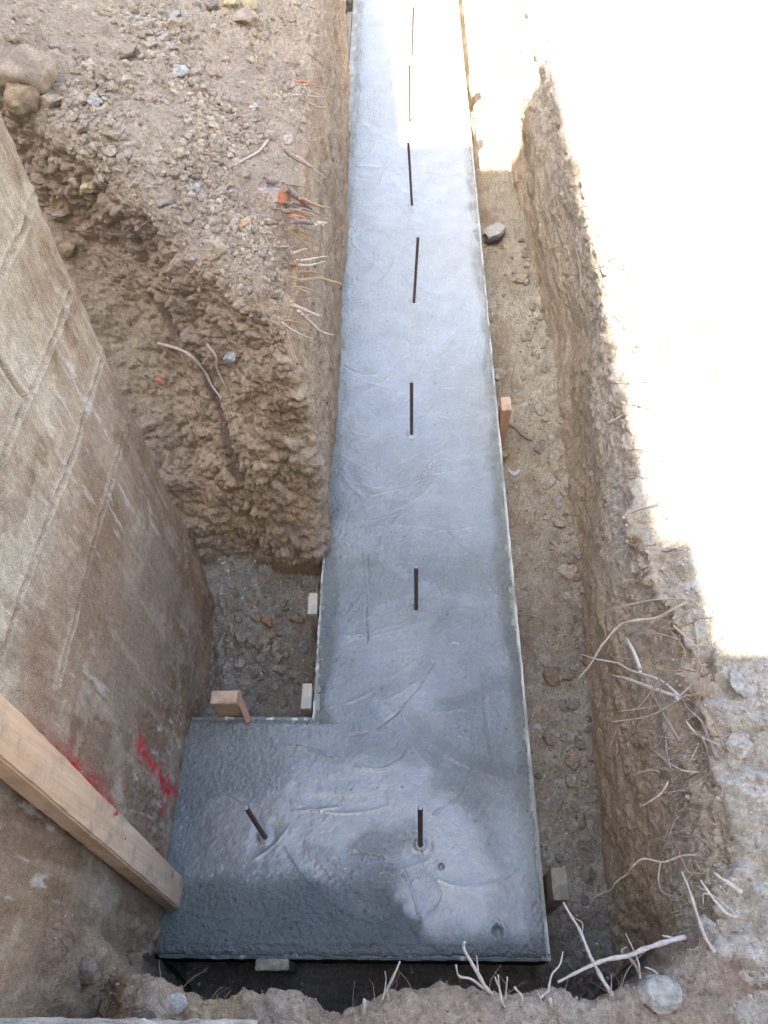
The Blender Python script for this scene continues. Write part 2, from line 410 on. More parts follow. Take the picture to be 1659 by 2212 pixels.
c_nic = mix(c_nic, lin(176, 128, 86)[None], .5 * sstep(.15, .5, fbm(P * 4 + 4, 3, 108)))
c_face = mix(c_face, lin(212, 196, 170)[None], .45 * (ci2 > .7)); c_face = mix(c_face, lin(136, 104, 78)[None], .5 * sstep(.15, .4, fbm(A * np.array([1.5, 1.2, 1.6]), 4, 109)))
col = mix(c_dust, c_face, chan); col = mix(col, c_nic, niche * isface)
col = mix(col, lin(112, 96, 84)[None], np.clip(1.1 * gm + .9 * gm2, 0, 1) * .75)
c_brow = lin(182, 160, 142)[None]
col = mix(col, c_brow, .6 * sstep(.75, 1.0, P[:, 2]) * isface)
col = mix(col, lin(205, 190, 164)[None], .5 * top * (ci2 > .6) * patch); col = mix(col, lin(156, 138, 122)[None], .35 * top * (ci1 > .66))
col = mix(col, lin(198, 178, 148)[None], .30 * (1 - np.clip(gm, 0, 1)))
leftV = P2; leftN = Nn
lb = link('left_bank', mesh_np('left_bank', P2, grid_faces(nu, nv), M_SOIL, col)); tag(lb, kind='structure')

# ------------------------------------------------------------------ the right bank
ysr = [-1.5, -.4, .05, .3, .6, .85, 1.15, 1.6, 2.1, 2.65, 3.2, 3.7, 4.3, 5.0, 6.0, 7.5, 9.5]
fr = np.interp(ysr, [-1, .24, .82, 1.59, 2.63, 3.7, 4.58, 9], [.66, .665, .69, .725, .76, .705, .685, .67])
rr_ = np.interp(ysr, [-1, .05, .25, .46, .71, .95, 1.14, 1.61, 2.04, 2.61, 3.5, 5, 9], [.70, .68, .755, .775, .79, .75, .72, .757, .765, .785, .74, .72, .72])
SR = []
for k, (y, f_, r_) in enumerate(zip(ysr, fr, rr_)):
    rzz = .60 + .02 * math.sin(y * 2.2)
    w1 = .02 * math.sin(y * 3.1 + 1); w2 = .025 * math.sin(y * 2.3 + 2)
    SR.append([(f_, y, -.36), (f_ + .002, y, -.18), (f_ + .008 + w1, y, .06), (f_ + .25 * (r_ - f_) + w2, y, .30), (f_ + .65 * (r_ - f_), y, rzz - .12), (r_ - .005, y, rzz - .03), (r_ + .05, y, rzz + .015), (r_ + .22, y, rzz + .04), (r_ + .6, y, rzz + .05), (r_ + 2.5, y, rzz + .05), (14, y, .62)])
C = np.array(SR)
G = net(C, [6, 30, 60, 66, 62, 66, 86, 80, 80, 60, 50, 50, 46, 46, 24, 14], [14, 22, 34, 30, 18, 14, 34, 46, 20, 8])
nu, nv = G.shape[:2]; NL = grid_normals(G)
if NL[nu // 2, -3, 2] < 0: NL = -NL
P = G.reshape(-1, 3); Nn = NL.reshape(-1, 3); up = np.clip(Nn[:, 2], 0, 1); isface = 1 - sstep(.3, .75, up); top = 1 - isface
rowp = np.tile(np.arange(nv), nu) / (nv - 1)
A = np.stack([P[:, 0] * 6, P[:, 1] * 3.0, P[:, 2] * 8 - P[:, 1] * 1.6], 1) + .5 * np.stack([fbm(P * 5, 3, k) for k in (291, 292, 293)], 1)
f1, f2, idv = worley(P * 15, 240); g1, g2, idg = worley(P * 38 + .5 * fbm(P * 20, 2, 6)[:, None], 250)
upper = sstep(.22, .42, P[:, 2] + .08 * fbm(P * 4, 3, 260)) * isface
low = isface * (1 - upper)
nearr = 1 - sstep(1.2, 1.9, P[:, 1])
d = .03 * fbm(P * 2.6, 3, 203)
ck1, ci1 = clods(P, 12, 226, .4); ck2, ci2 = clods(P, 30, 227, .3); ck3, ci3 = clods(P, 62, 228, .25)
d += low * (.014 * ridged(A * np.array([1, .9, .7]), 4, 211) + .008 * fbm(A * 3.5, 3, 215) + .012 * ck2 * sstep(-.2, .3, fbm(P * 5, 3, 229)) + .005 * ck3 + .008 * fbm(P * 20, 4, 216))
d += upper * (.016 * ridged(P * 6, 3, 221) + .012 * ck2 + .005 * ck3 + .006 * fbm(P * 22, 3, 223))
rimw = np.exp(-((P[:, 2] - .58) / .07) ** 2)
d += rimw * (.030 * fbm(P * 9, 4, 230) + .030 * ridged(P * 16, 3, 231))
d += top * (-.09 * sstep(.16, .34, fbm(P * 8, 3, 236)) * sstep(1.5, 1.0, P[:, 0]) * (P[:, 1] > 1.2) + .030 * clods(P, 6.5, 235, .9)[0] + .012 * ck1 + .008 * ck2 + .004 * ck3 + .022 * fbm(P * 5, 4, 233))
d += .003 * fbm(P * 60, 3, 234)
d *= sstep(0, .06, rowp)
P2 = P + Nn * d[:, None]
t1 = sstep(-.3, .3, fbm(A * .6, 4, 301)); t2 = sstep(-.2, .4, fbm(P * 4.4, 4, 302)); t3 = sstep(-.1, .45, fbm(A * 1.4, 4, 303))
c_low = mix(lin(188, 168, 142)[None], lin(206, 188, 160)[None], t1)
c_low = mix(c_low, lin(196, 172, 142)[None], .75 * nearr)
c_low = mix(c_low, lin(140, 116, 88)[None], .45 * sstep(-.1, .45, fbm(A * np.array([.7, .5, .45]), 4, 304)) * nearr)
c_low = mix(c_low, lin(196, 176, 148)[None], .5 * t2 * (1 - nearr))
c_up = mix(lin(206, 190, 168)[None], lin(184, 166, 146)[None], t2)
c_up = mix(c_up, lin(220, 210, 192)[None], .5 * t1)
c_top = mix(lin(196, 186, 168)[None], lin(178, 166, 146)[None], t2); c_top = mix(c_top, lin(218, 212, 200)[None], .45 * (ci1 > .62))
col = mix(c_low, c_up, upper / np.maximum(isface, .001) * (isface > .01)); col = mix(col, c_top, top)
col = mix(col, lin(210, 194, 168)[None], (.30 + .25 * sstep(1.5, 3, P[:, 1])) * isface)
rightV = P2; rightN = Nn
rb_ = link('right_bank', mesh_np('right_bank', P2, grid_faces(nu, nv), M_SOIL, col)); tag(rb_, kind='structure')

# ------------------------------------------------------------------ the near bank under the photographer
stn = [(-1.6, .30, 1.0), (-1.1, .24, 1.0), (-.86, .20, .98), (-.74, .175, .86), (-.66, .12, .66), (-.60, .055, .62), (-.50, .045, .80), (-.36, .012, .80), (-.22, .026, .78), (-.12, -.005, .76), (0, .02, .76), (.12, .03, .74), (.2, .015, .73), (.30, .035, .7), (.38, .015, .68), (.46, .035, .66), (.54, .06, .63), (.62, .12, .60), (.70, .17, .59), (.85, .16, .60), (1.3, .1, .60)]
SN = []
for x, yr, zr in stn:
    SN.append([(x, yr - .05, -.36), (x, yr - .03, 0), (x, yr - .02, zr - .18), (x, yr, zr - .02), (x, yr - .035, zr + .02), (x, yr - .14, zr + .03), (x, -.5, zr + .04), (x, -2.6, .8)])
G = net(np.array(SN), [6, 12, 14, 16, 16, 20, 26, 26, 22, 22, 22, 18, 20, 18, 18, 18, 18, 18, 22, 20], [8, 14, 16, 14, 26, 16, 6])
nu, nv = G.shape[:2]; NL = grid_normals(G)
if NL[nu // 2, -3, 2] < 0: NL = -NL
P = G.reshape(-1, 3); Nn = NL.reshape(-1, 3); rowp = np.tile(np.arange(nv), nu) / (nv - 1)
f1, f2, idv = worley(P * 16, 340); g1, g2, idg = worley(P * 40, 350)
d = .02 * fbm(P * 6, 4, 321) + .012 * clods(P, 13, 330, .9)[0] + .010 * clods(P, 34, 331, .7)[0] + .010 * fbm(P * 20, 4, 322) + .005 * fbm(P * 60, 3, 323)
P2 = P + Nn * (d * sstep(0, .1, rowp))[:, None]
t1 = sstep(-.3, .3, fbm(P * 5, 4, 324)); t2 = sstep(-.1, .4, fbm(P * 9, 4, 325))
col = mix(lin(176, 156, 136)[None], lin(154, 134, 116)[None], t1); col = mix(col, lin(186, 172, 156)[None], .6 * t2)
col = mix(col, lin(172, 146, 108)[None], .5 * sstep(.0, .4, fbm(P * 4 + 5, 3, 326)) * (P[:, 0] < -.3))
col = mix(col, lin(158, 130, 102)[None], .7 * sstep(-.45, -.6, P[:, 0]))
col = mix(col, lin(84, 74, 64)[None], sstep(.45, .1, P[:, 2]))  # lower face darkened in the colour for shade in the narrow gap
nearV = P2
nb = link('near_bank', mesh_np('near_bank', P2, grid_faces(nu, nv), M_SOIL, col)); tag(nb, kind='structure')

# ------------------------------------------------------------------ trench floor
xs = np.concatenate([np.arange(-1.25, -.72, .03), np.arange(-.72, -.27, .0045), np.arange(-.27, .40, .06), np.arange(.40, .80, .0045), np.arange(.80, 1.0, .04)])
yf = np.concatenate([np.arange(-.3, 1.6, .005), np.arange(1.6, 3.6, .008), np.arange(3.6, 9.6, .03)])
Xg, Yg = np.meshgrid(xs, yf, indexing='ij')
P = np.stack([Xg.ravel(), Yg.ravel(), np.full(Xg.size, -.25)], 1)
g1, g2, idg = worley(P * 36 + .5 * fbm(P * 14, 2, 6)[:, None], 450); h1, h2, idh = worley(P * 75, 460)
pt = sstep(-.25, .25, fbm(P * 4, 3, 470))
kk, ki = clods(P, 26, 430, .8)
zz = .028 * fbm(P * 4, 4, 401) + .020 * kk * (.3 + .7 * pt) + .009 * clods(P, 60, 431, .5)[0] + .005 * fbm(P * 50, 3, 402)
rise = sstep(.58, .76, P[:, 0]); zz += .05 * rise * (.6 + .4 * fbm(P * 3, 2, 405))
zz += (.10 * sstep(1.0, 1.5, P[:, 1]) + .09 * sstep(-.42, -.68, P[:, 0]) * sstep(.8, 1.1, P[:, 1]) + .03 * ridged(P * 7, 3, 407)) * (P[:, 0] < -.2) + .02 * ridged(P * 6, 3, 408) * (P[:, 0] > .4)
P[:, 2] += zz
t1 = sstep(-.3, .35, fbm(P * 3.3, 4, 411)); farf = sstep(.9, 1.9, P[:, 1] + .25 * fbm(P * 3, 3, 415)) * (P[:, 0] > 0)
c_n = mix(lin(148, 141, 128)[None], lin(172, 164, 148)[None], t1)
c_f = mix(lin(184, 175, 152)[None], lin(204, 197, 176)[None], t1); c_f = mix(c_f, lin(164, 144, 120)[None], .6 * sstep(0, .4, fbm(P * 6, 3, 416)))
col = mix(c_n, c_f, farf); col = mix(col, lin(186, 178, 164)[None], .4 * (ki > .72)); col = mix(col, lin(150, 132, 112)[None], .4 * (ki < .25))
col = mix(col, lin(80, 72, 64)[None], .55 * sstep(.18, .02, P[:, 1]))  # near end of the floor painted dark as shade below the rim
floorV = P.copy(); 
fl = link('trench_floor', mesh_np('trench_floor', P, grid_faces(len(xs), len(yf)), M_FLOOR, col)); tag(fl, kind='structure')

# wide ground around the dig, to the horizon
def quad_sheet(name, quads, mat, c):
    V, Fs = [], []
    for q in quads:
        b0 = len(V); V += q; Fs.append([b0, b0 + 1, b0 + 2, b0 + 3])
    return mesh_np(name, np.array(V, float), np.array(Fs), mat, np.repeat(lin(*c)[None], len(V), 0), smooth=False)
B = 150
g = link('ground', quad_sheet('ground', [[(12, -B, .60), (B, -B, .60), (B, B, .60), (12, B, .60)], [(-B, 9, .60), (12, 9, .60), (12, B, .60), (-B, B, .60)], [(-B, -B, .60), (-4.6, -B, .60), (-4.6, 9, .60), (-B, 9, .60)], [(-4.6, -B, .62), (12, -B, .62), (12, -1.3, .62), (-4.6, -1.3, .62)], [(-.9, 9.0, .6), (1.2, 9.0, .6), (1.2, 8.95, -.4), (-.9, 8.95, -.4)]], M_SOIL, (190, 176, 152))); tag(g, kind='structure')

# ------------------------------------------------------------------ concrete footing
def footing():
    xa = -.272; xb = .400
    hx, hy = .0033, .0033
    gx_ = np.arange(-.712, .4121, hx)
    gy_ = np.concatenate([np.arange(.136, 2.6, hy), np.arange(2.6, 4.4, .008), np.arange(4.4, 8.9, .03)])
    X, Y = np.meshgrid(gx_, gy_, indexing='ij')
    ix = np.argmin(abs(gx_ - (xa - .011))); iy = np.argmin(abs(gy_ - .814))
    xa_, ya_ = gx_[ix], gy_[iy]
    P = np.stack([X.ravel(), Y.ravel(), np.zeros(X.size)], 1)
    P2d = P[:, :2]
    z = .0035 * fbm(P * 3.2, 3, 501) + .0016 * fbm(P * np.array([7, 12, 7]), 3, 503) + .0012 * fbm(P * 14, 3, 502)
    # wet / smooth field
    wet = .62 + .45 * fbm(P * 3.0, 4, 510)
    pud = at(960, 1890)[:2]; dd = np.linalg.norm((P2d - pud) * np.array([1, .75]), axis=1)
    wet = np.maximum(wet, 1.0 * sstep(.25, .10, dd + .07 * fbm(P * 9, 4, 511)))
    lowb = sstep(.365, .29, P[:, 1] + .03 * fbm(P * 7, 3, 512) + .14 * sstep(-.04, .12, P[:, 0] + .08 * fbm(P * 11, 4, 513)))
    wet = wet * (1 - .95 * lowb)
    midw = at(760, 1720)[:2]; dm = np.linalg.norm((P2d - midw) * np.array([.8, 1.3]), axis=1)
    wet = np.maximum(wet, .95 * sstep(.26, .14, dm + .09 * fbm(P * 9, 4, 514)) * (1 - lowb))
    ew_ = .03 * fbm(P * 9, 3, 516)
    sl = at(545, 1790)[:2]; ds = np.linalg.norm((P2d - sl) * np.array([.8, 1.1]), axis=1); wet = np.maximum(wet, sstep(.17, .09, ds + .06 * fbm(P * 9, 4, 517)))
    rough_edge = sstep(.045, .01, np.abs(P[:, 0] - xb) + ew_) * (.35 + .65 * sstep(.6, 1.2, P[:, 1])) + sstep(.055, .01, P[:, 0] - xa + ew_) * (P[:, 1] > .8)
    wet = np.clip(wet - .8 * rough_edge, 0, 1)
    up_ = sstep(1.2, 1.7, P[:, 1]); wet = wet * (1 - up_) + up_ * np.clip(.75 + .35 * fbm(P * 2.2, 3, 515) - .5 * rough_edge, 0, 1)
    band = np.exp(-((P[:, 1] - 1.38 - .05 * fbm(P * 3, 2, 9)) / .10) ** 2); wet = wet * (1 - .35 * band)
    ro = 1 - wet
    z += np.clip(rough_edge, 0, 1) * .003 * fbm(P * 40, 3, 523); z += ro * (.0014 * fbm(P * np.array([60, 90, 50]), 3, 520) + .0030 * fbm(P * 130, 2, 521)) + .0010 * fbm(P * 36, 3, 522)
    # drag texture
    # trowel marks: arcs
    def px(l): return [at(*q)[:2] for q in l]
    arcs = [px(l) for l in [
        [(738, 1592), (800, 1580), (855, 1540), (900, 1488), (937, 1430)], [(770, 1655), (810, 1662), (862, 1645), (880, 1620)],
        [(940, 1760), (990, 1722), (1024, 1652)], [(1040, 1460), (1050, 1560), (1062, 1640)], [(495, 1718), (560, 1742), (650, 1752), (730, 1745)],
        [(590, 1612), (660, 1618), (735, 1640)], [(908, 1830), (920, 1880), (950, 1930), (925, 1975)], [(1120, 1880), (1060, 1912), (990, 1915), (945, 1898)],
        [(870, 1870), (900, 1960), (905, 2030)], [(700, 1860), (790, 1850), (860, 1878)], [(1036, 1230), (1060, 1270), (1090, 1310)], [(960, 1370), (990, 1390), (1030, 1385)],
        [(780, 1200), (790, 1290), (792, 1390)], [(797, 1200), (802, 1290), (800, 1385)], [(945, 780), (975, 745), (995, 700)], [(740, 790), (800, 815), (880, 800)],
        [(760, 600), (850, 620), (905, 590)], [(900, 520), (970, 505), (1015, 500)], [(770, 385), (850, 395), (960, 385), (1020, 368)], [(770, 360), (860, 362), (980, 352)],
        [(880, 470), (930, 490), (955, 445)], [(745, 520), (800, 560), (900, 570)], [(735, 930), (820, 945), (900, 925)], [(910, 1030), (1000, 1010), (1060, 960)],
        [(900, 880), (960, 905), (1040, 895)], [(720, 1060), (800, 1070), (900, 1050)], [(940, 1150), (1020, 1140), (1075, 1110)], [(745, 700), (830, 720), (940, 690)]]]
    r = np.random.default_rng(5)
    for k in range(60):
        cy = r.uniform(.9, 4.6); cx = r.uniform(-.15, .30); R_ = r.uniform(.2, .6); a0 = r.uniform(3.6, 5.8) if r.random() < .7 else r.uniform(0, 6.28); da = r.uniform(.35, .9)
        arcs.append([np.array([cx + R_ * math.cos(a0 + da * t) - R_ * math.cos(a0 + da / 2), cy + .75 * (R_ * math.sin(a0 + da * t) - R_ * math.sin(a0 + da / 2))]) for t in np.linspace(0, 1, 7)])
    for k, a in enumerate(arcs):
        lo = np.min(a, axis=0) - .05; hi = np.max(a, axis=0) + .05
        a = crom(np.array(a), [5] * (len(a) - 1))
        m = (P2d > lo).all(1) & (P2d < hi).all(1)
        if not m.any(): continue
        Q = P2d[m] + .004 * np.stack([vnoise(P[m] * 18, 70 + k), vnoise(P[m] * 18, 90 + k)], 1)
        dd = polydist(Q, a); brk = sstep(-.9, -.2, vnoise(P[m] * 22, 33 + k)); amp = (.0018 if k in (6, 7, 8) else .0034 if k < 28 else .0020) * (1 if k % 3 else -1)
        z[m] += amp * np.exp(-(dd / .0034) ** 2) * brk + .0012 * np.exp(-(dd / .02) ** 2) * (k % 2)
    # overlapping float strokes
    for k in range(70):
        cy = r.uniform(.25, 4.8); cx = r.uniform(-.5 if cy < .7 else -.2, .35); R_ = r.uniform(.22, .55); a0 = r.uniform(3.3, 5.6); da = r.uniform(.5, 1.1)
        ox, oy = cx - R_ * math.cos(a0 + da / 2), cy - R_ * math.sin(a0 + da / 2)
        rr = np.hypot(P[:, 0] - ox, P[:, 1] - oy); an = np.mod(np.arctan2(P[:, 1] - oy, P[:, 0] - ox), 2 * np.pi)
        win = sstep(a0, a0 + .15, an) * sstep(a0 + da, a0 + da - .2, an); x = (rr - R_) / .028
        prof = np.where(np.abs(x) < 1, -.0012 * (1 - x * x), 0) + .0016 * np.exp(-((x - 1.08) / .13) ** 2)
        z += prof * win
        wet = np.where((np.abs(x) < 1) & (win > .3), np.clip(wet + r.uniform(-.22, .25) * (1 - np.minimum(x * x, 1)), 0, 1), wet)
    # small holes and pebbles in the surface
    pits = [(1007, 1578, .004), (865, 1548, .0035), (868, 1700, .004), (953, 1872, .007), (997, 1640, .003), (757, 1705, .0035), (905, 1895, .003), (1075, 2012, .012), (1052, 1318, .003), (985, 1340, .003), (1010, 1745, .003), (975, 1965, .003), (890, 1900, .003), (640, 1940, .003), (870, 1893, .004)]
    for u, v, s in pits:
        q = at(u, v)[:2]; dd = np.linalg.norm(P2d - q, axis=1); z -= s * .9 * np.exp(-(dd / s) ** 2); z += s * .2 * np.exp(-((dd - s * 1.8) / (s * .6)) ** 2)
    for u, v in [(890, 445), (894, 655), (889, 938), (899, 1315), (908, 1825), (572, 1808)]:
        q = at(u, v)[:2]; dd = np.linalg.norm(P2d - q, axis=1); z += .003 * np.exp(-((dd - .012) / .006) ** 2) - .002 * np.exp(-((dd - .03) / .012) ** 2)
    z -= .001 * sstep(.012, 0, np.abs(P[:, 0] - xb)) * (.6 + .4 * vnoise(P * 40, 7))
    z += .0018 * np.exp(-((P[:, 1] - .168 - .004 * fbm(P * 12, 3, 18)) / .004) ** 2) + .0015 * sstep(.175, .165, P[:, 1]) * fbm(P * 40, 3, 8)
    z += .0035
    P[:, 2] = z
    ej = .0045 * fbm(P * 38, 4, 590) + .003 * fbm(P * 12, 2, 591)
    P[:, 0] += ej * (sstep(.385, .41, P[:, 0]) + sstep(-.255, -.28, P[:, 0]) * (P[:, 1] > .80) * sstep(-.30, -.285, P[:, 0]))
    P[:, 1] += ej * (sstep(.16, .138, P[:, 1]) + sstep(.79, .81, P[:, 1]) * sstep(.83, .818, P[:, 1]) * (P[:, 0] < -.27))
    P[:, 2] -= .0035 * (sstep(.400, .412, P[:, 0]) + sstep(.146, .136, P[:, 1]))
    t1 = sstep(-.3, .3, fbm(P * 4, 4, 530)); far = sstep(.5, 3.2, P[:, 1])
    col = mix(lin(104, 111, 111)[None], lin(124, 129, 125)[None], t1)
    col = mix(col, lin(186, 190, 185)[None], far)  # far end lightened in the colour, standing in for stronger sky sheen
    col = mix(col, lin(108, 112, 104)[None], .45 * sstep(.25, .0, P[:, 0] + .62) * (P[:, 1] < .9))  # wider foot tinted olive in the colour for the wall's reflection
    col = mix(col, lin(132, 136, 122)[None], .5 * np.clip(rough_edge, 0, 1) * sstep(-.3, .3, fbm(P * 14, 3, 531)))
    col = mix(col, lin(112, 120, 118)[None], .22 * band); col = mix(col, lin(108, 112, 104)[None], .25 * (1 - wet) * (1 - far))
    m2 = ~((X[:-1, :-1] < xa_ - 1e-6) & (Y[:-1, :-1] >= ya_ - 1e-6))
    Fc = grid_faces(len(gx_), len(gy_))[m2.ravel()]
    used = np.zeros(len(P), bool); used[Fc.ravel()] = True
    # skirts down to the trench floor along the outline
    nvt = len(gy_); idx = lambda i, j: i * nvt + j
    ny = len(gy_); nx = len(gx_)
    loop = [idx(i, 0) for i in range(nx)] + [idx(nx - 1, j) for j in range(1, ny)] + [idx(i, ny - 1) for i in range(nx - 2, ix - 1, -1)] + [idx(ix, j) for j in range(ny - 2, iy - 1, -1)] + [idx(i, iy) for i in range(ix - 1, -1, -1)] + [idx(0, j) for j in range(iy - 1, 0, -1)]
    base = len(P); B_ = P[loop].copy(); B_[:, 2] = -.32
    Pn = np.vstack([P, B_]); n = len(loop); side = np.array([[loop[k], loop[(k + 1) % n], base + (k + 1) % n, base + k] for k in range(n)])[:, ::-1]
    coln = np.vstack([col, col[loop]]); wetn = np.concatenate([wet, np.zeros(n)])
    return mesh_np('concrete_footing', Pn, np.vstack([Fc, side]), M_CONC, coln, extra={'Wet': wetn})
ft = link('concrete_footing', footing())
tag(ft, 'freshly poured wet grey concrete strip footing with a wider foot at the near end', 'footing')

# ------------------------------------------------------------------ box helper with worn edges and attribute colour
def rbox(name, lo, hi, mat, seg=.02, noise_amp=.0008, bev=.003, seed=0, parent=None, shear=None, colf=None, loc=None):
    lo, hi = np.array(lo, float), np.array(hi, float)
    c = (lo + hi) / 2; s = hi - lo
    bm = bmesh.new(); bmesh.ops.create_cube(bm, size=1)
    for v in bm.verts: v.co = Vector((v.co[0] * s[0], v.co[1] * s[1], v.co[2] * s[2]))
    bmesh.ops.bevel(bm, geom=bm.edges[:], offset=bev, segments=2, affect='EDGES', clamp_overlap=True)
    for ax in range(3):
        n = min(160, int(s[ax] / seg))
        for k in range(1, n):
            co = Vector((0, 0, 0)); co[ax] = -s[ax] / 2 + s[ax] * k / n; no = Vector((0, 0, 0)); no[ax] = 1
            bmesh.ops.bisect_plane(bm, geom=bm.verts[:] + bm.edges[:] + bm.faces[:], plane_co=co, plane_no=no)
    V = np.array([v.co[:] for v in bm.verts])
    V = V + noise_amp * np.stack([vnoise(V * 60 + seed, seed + q) for q in range(3)], 1)
    for v, q in zip(bm.verts, V): v.co = q
    if shear is not None:
        for v in bm.verts: v.co.x += shear[0] * v.co.z; v.co.y += shear[1] * v.co.z
    me = bpy.data.meshes.new(name); bm.to_mesh(me); bm.free()
    if colf is not None:
        W = np.array([v.co[:] for v in me.vertices]) + c; a = me.color_attributes.new('Col', 'FLOAT_COLOR', 'POINT')
        q = np.ones((len(W), 4), dtype=np.float32); q[:, :3] = colf(W); a.data.foreach_set('color', q.ravel())
    me.materials.append(mat)
    me.polygons.foreach_set('use_smooth', np.full(len(me.polygons), False, dtype=bool))
    o = link(name, me, parent)
    o.location = c if loc is None else loc
    return o

# formwork boards: timber whose top edge is crusted with cement
def board_col(seed, white=.5, sidec=(176, 128, 96), topc=(120, 124, 116)):
    def f(W):
        n = fbm(W * 28, 3, seed); m = sstep(-.012, -.004, W[:, 2])
        c = mix(lin(*sidec)[None], lin(*[.8 * q for q in sidec])[None], sstep(-.2, .3, fbm(W * 12, 3, seed + 4)))
        c = mix(c, lin(*topc)[None], m)
        n = fbm(W * np.array([60, 11, 20]), 4, seed); side = sstep(.0, .008, W[:, 0] - .4105) if seed == 31 else 1.0
        return mix(c, lin(216, 218, 210)[None], m * side * sstep(.10, .16, n + white - .5))
    return f
tag(rbox('form_board', (.395, .129, -.27), (.4205, 4.75, .0005), M_SLAB, .006, .0016, .0015, 3, colf=board_col(31, .74, (176, 140, 112), (150, 152, 142))), 'long form board crusted with white cement along the right edge of the footing', 'form board')
tag(rbox('form_board', (.395, 4.77, -.27), (.418, 8.6, .006), M_WOOD, .05, .0015, .002, 4), 'timber form board in full sun at the far right edge of the footing', 'form board')
tag(rbox('form_board', (-.695, .127, -.20), (.424, .1515, -.001), M_SLAB, .010, .0020, .004, 5, colf=board_col(41, .24, (70, 66, 60), (128, 134, 130))), 'cement-smeared form board across the near end of the footing', 'form board')
tag(rbox('form_board', (-.294, .80, -.27), (-.271, 1.62, .0005), M_SLAB, .006, .0022, .0015, 6, colf=board_col(51, .50, (120, 112, 100), (150, 152, 142))), 'short form board holding the footing beside the two niche stakes', 'form board')
tag(rbox('form_board', (-.700, .797, -.25), (-.2945, .826, .000), M_SLAB, .006, .0028, .0015, 7, colf=board_col(61, .36, (120, 112, 100), (134, 138, 132))), 'cement-covered form board along the back of the wider foot, by the wall', 'form board')
tag(rbox('form_board', (-.315, 4.3, -.27), (-.275, 8.4, .004), M_SLAB, .03, .002, .002, 8, colf=board_col(71, .58, (160, 150, 130), (190, 190, 176))), 'pale form board at the far left edge of the footing under the bank', 'form board')
tag(rbox('form_board', (-.35, 5.05, -.1), (-.318, 5.75, .015), M_ENDG, .03, .0015, .003, 9), 'short pale packing board standing against the far left form board', 'form board')

# stakes
def stake(lo, hi, mat, capm, label, seed, shear=(0, 0), group=None):
    root = bpy.data.objects.new('wooden_stake', None); COL.objects.link(root)
    c = np.array([(lo[0] + hi[0]) / 2, (lo[1] + hi[1]) / 2, lo[2]]); root.location = c
    b = rbox('shaft', lo, (hi[0], hi[1], hi[2] - .006), mat, .03, .0012, .003, seed, shear=shear); b.parent = root; b.location = Vector(b.location) - Vector(c)
    dz = (hi[2] - .003 - (lo[2] + hi[2]) / 2)
    t = rbox('sawn_end', (lo[0] - .0008, lo[1] - .0008, hi[2] - .006), (hi[0] + .0008, hi[1] + .0008, hi[2]), capm, .01, .0012, .002, seed + 1)
    t.parent = root; t.location = Vector(t.location) - Vector(c) + Vector((shear[0] * dz, shear[1] * dz, 0))
    tag(root, label, 'stake', group or 'stakes holding the formwork'); return root
def px_box(u0, v0, u1, v1, z):  # top rectangle -> x/y ranges
    a = at(u0, v1, z); b = at(u1, v0, z); return (min(a[0], b[0]), a[1]), (max(a[0], b[0]), b[1])
(a, b) = px_box(1073, 857, 1093, 886, .05)
stake((.428, a[1], -.30), (.468, b[1], .05), M_WOODO, M_WOOD, 'orange pine stake with pale sawn top beside the right form board', 11, shear=(.015, .0))
(a, b) = px_box(664, 1281, 688, 1326, .05)
stake((a[0], a[1], -.30), (-.2985, b[1], .05), M_WOODG, M_ENDG, 'cement-dusted stake in the niche standing nearest to the earth bank', 12)
(a, b) = px_box(650, 1476, 676, 1530, .04)
stake((a[0], a[1], -.30), (-.2985, b[1], .04), M_WOODG, M_ENDG, 'cement-splashed stake at the inner corner where the footing widens', 13)
(a, b) = px_box(455, 1492, 513, 1511, .12)
stake((a[0], a[1] - .012, -.26), (b[0], b[1], .12), M_WOOD, M_WOOD, 'yellow pine block stake next to the stained wall in the niche', 14)
br0 = at(512, 1494, .11); br1 = at(537, 1556, .01)
V, Fs = tube([br0, (br0 + br1) / 2, br1], [.012, .012, .012], 4, 1, .03, 3)
tag(link('wooden_brace', mesh_py('wooden_brace', V, Fs, M_WOODO, False)), 'thin orange pine brace leaning from the yellow block stake to the board', 'brace')
(a, b) = px_box(551, 2058, 624, 2095, .012)
stake((a[0], a[1], -.30), (b[0], .1265, .012), M_WOODG, M_WOODG, 'square weathered stake outside the near form board in the dark gap', 15)
p = at(1203, 1905, .04)
stake((p[0] - .022, p[1] - .055, -.30), (p[0] + .022, p[1] + .03, .04), M_MUDW, M_MUDW, 'mud-caked stake beside the near right corner of the footing', 16, shear=(.05, .05))
stake((.45, 4.95, -.30), (.475, 5.03, .01), M_WOODG, M_WOODG, 'small stake in full sun beyond the rebar shadows', 17)
stake((.43, 4.42, -.30), (.455, 4.48, .01), M_WOODG, M_WOODG, 'small stake in full sun just past the shadow edge', 18)

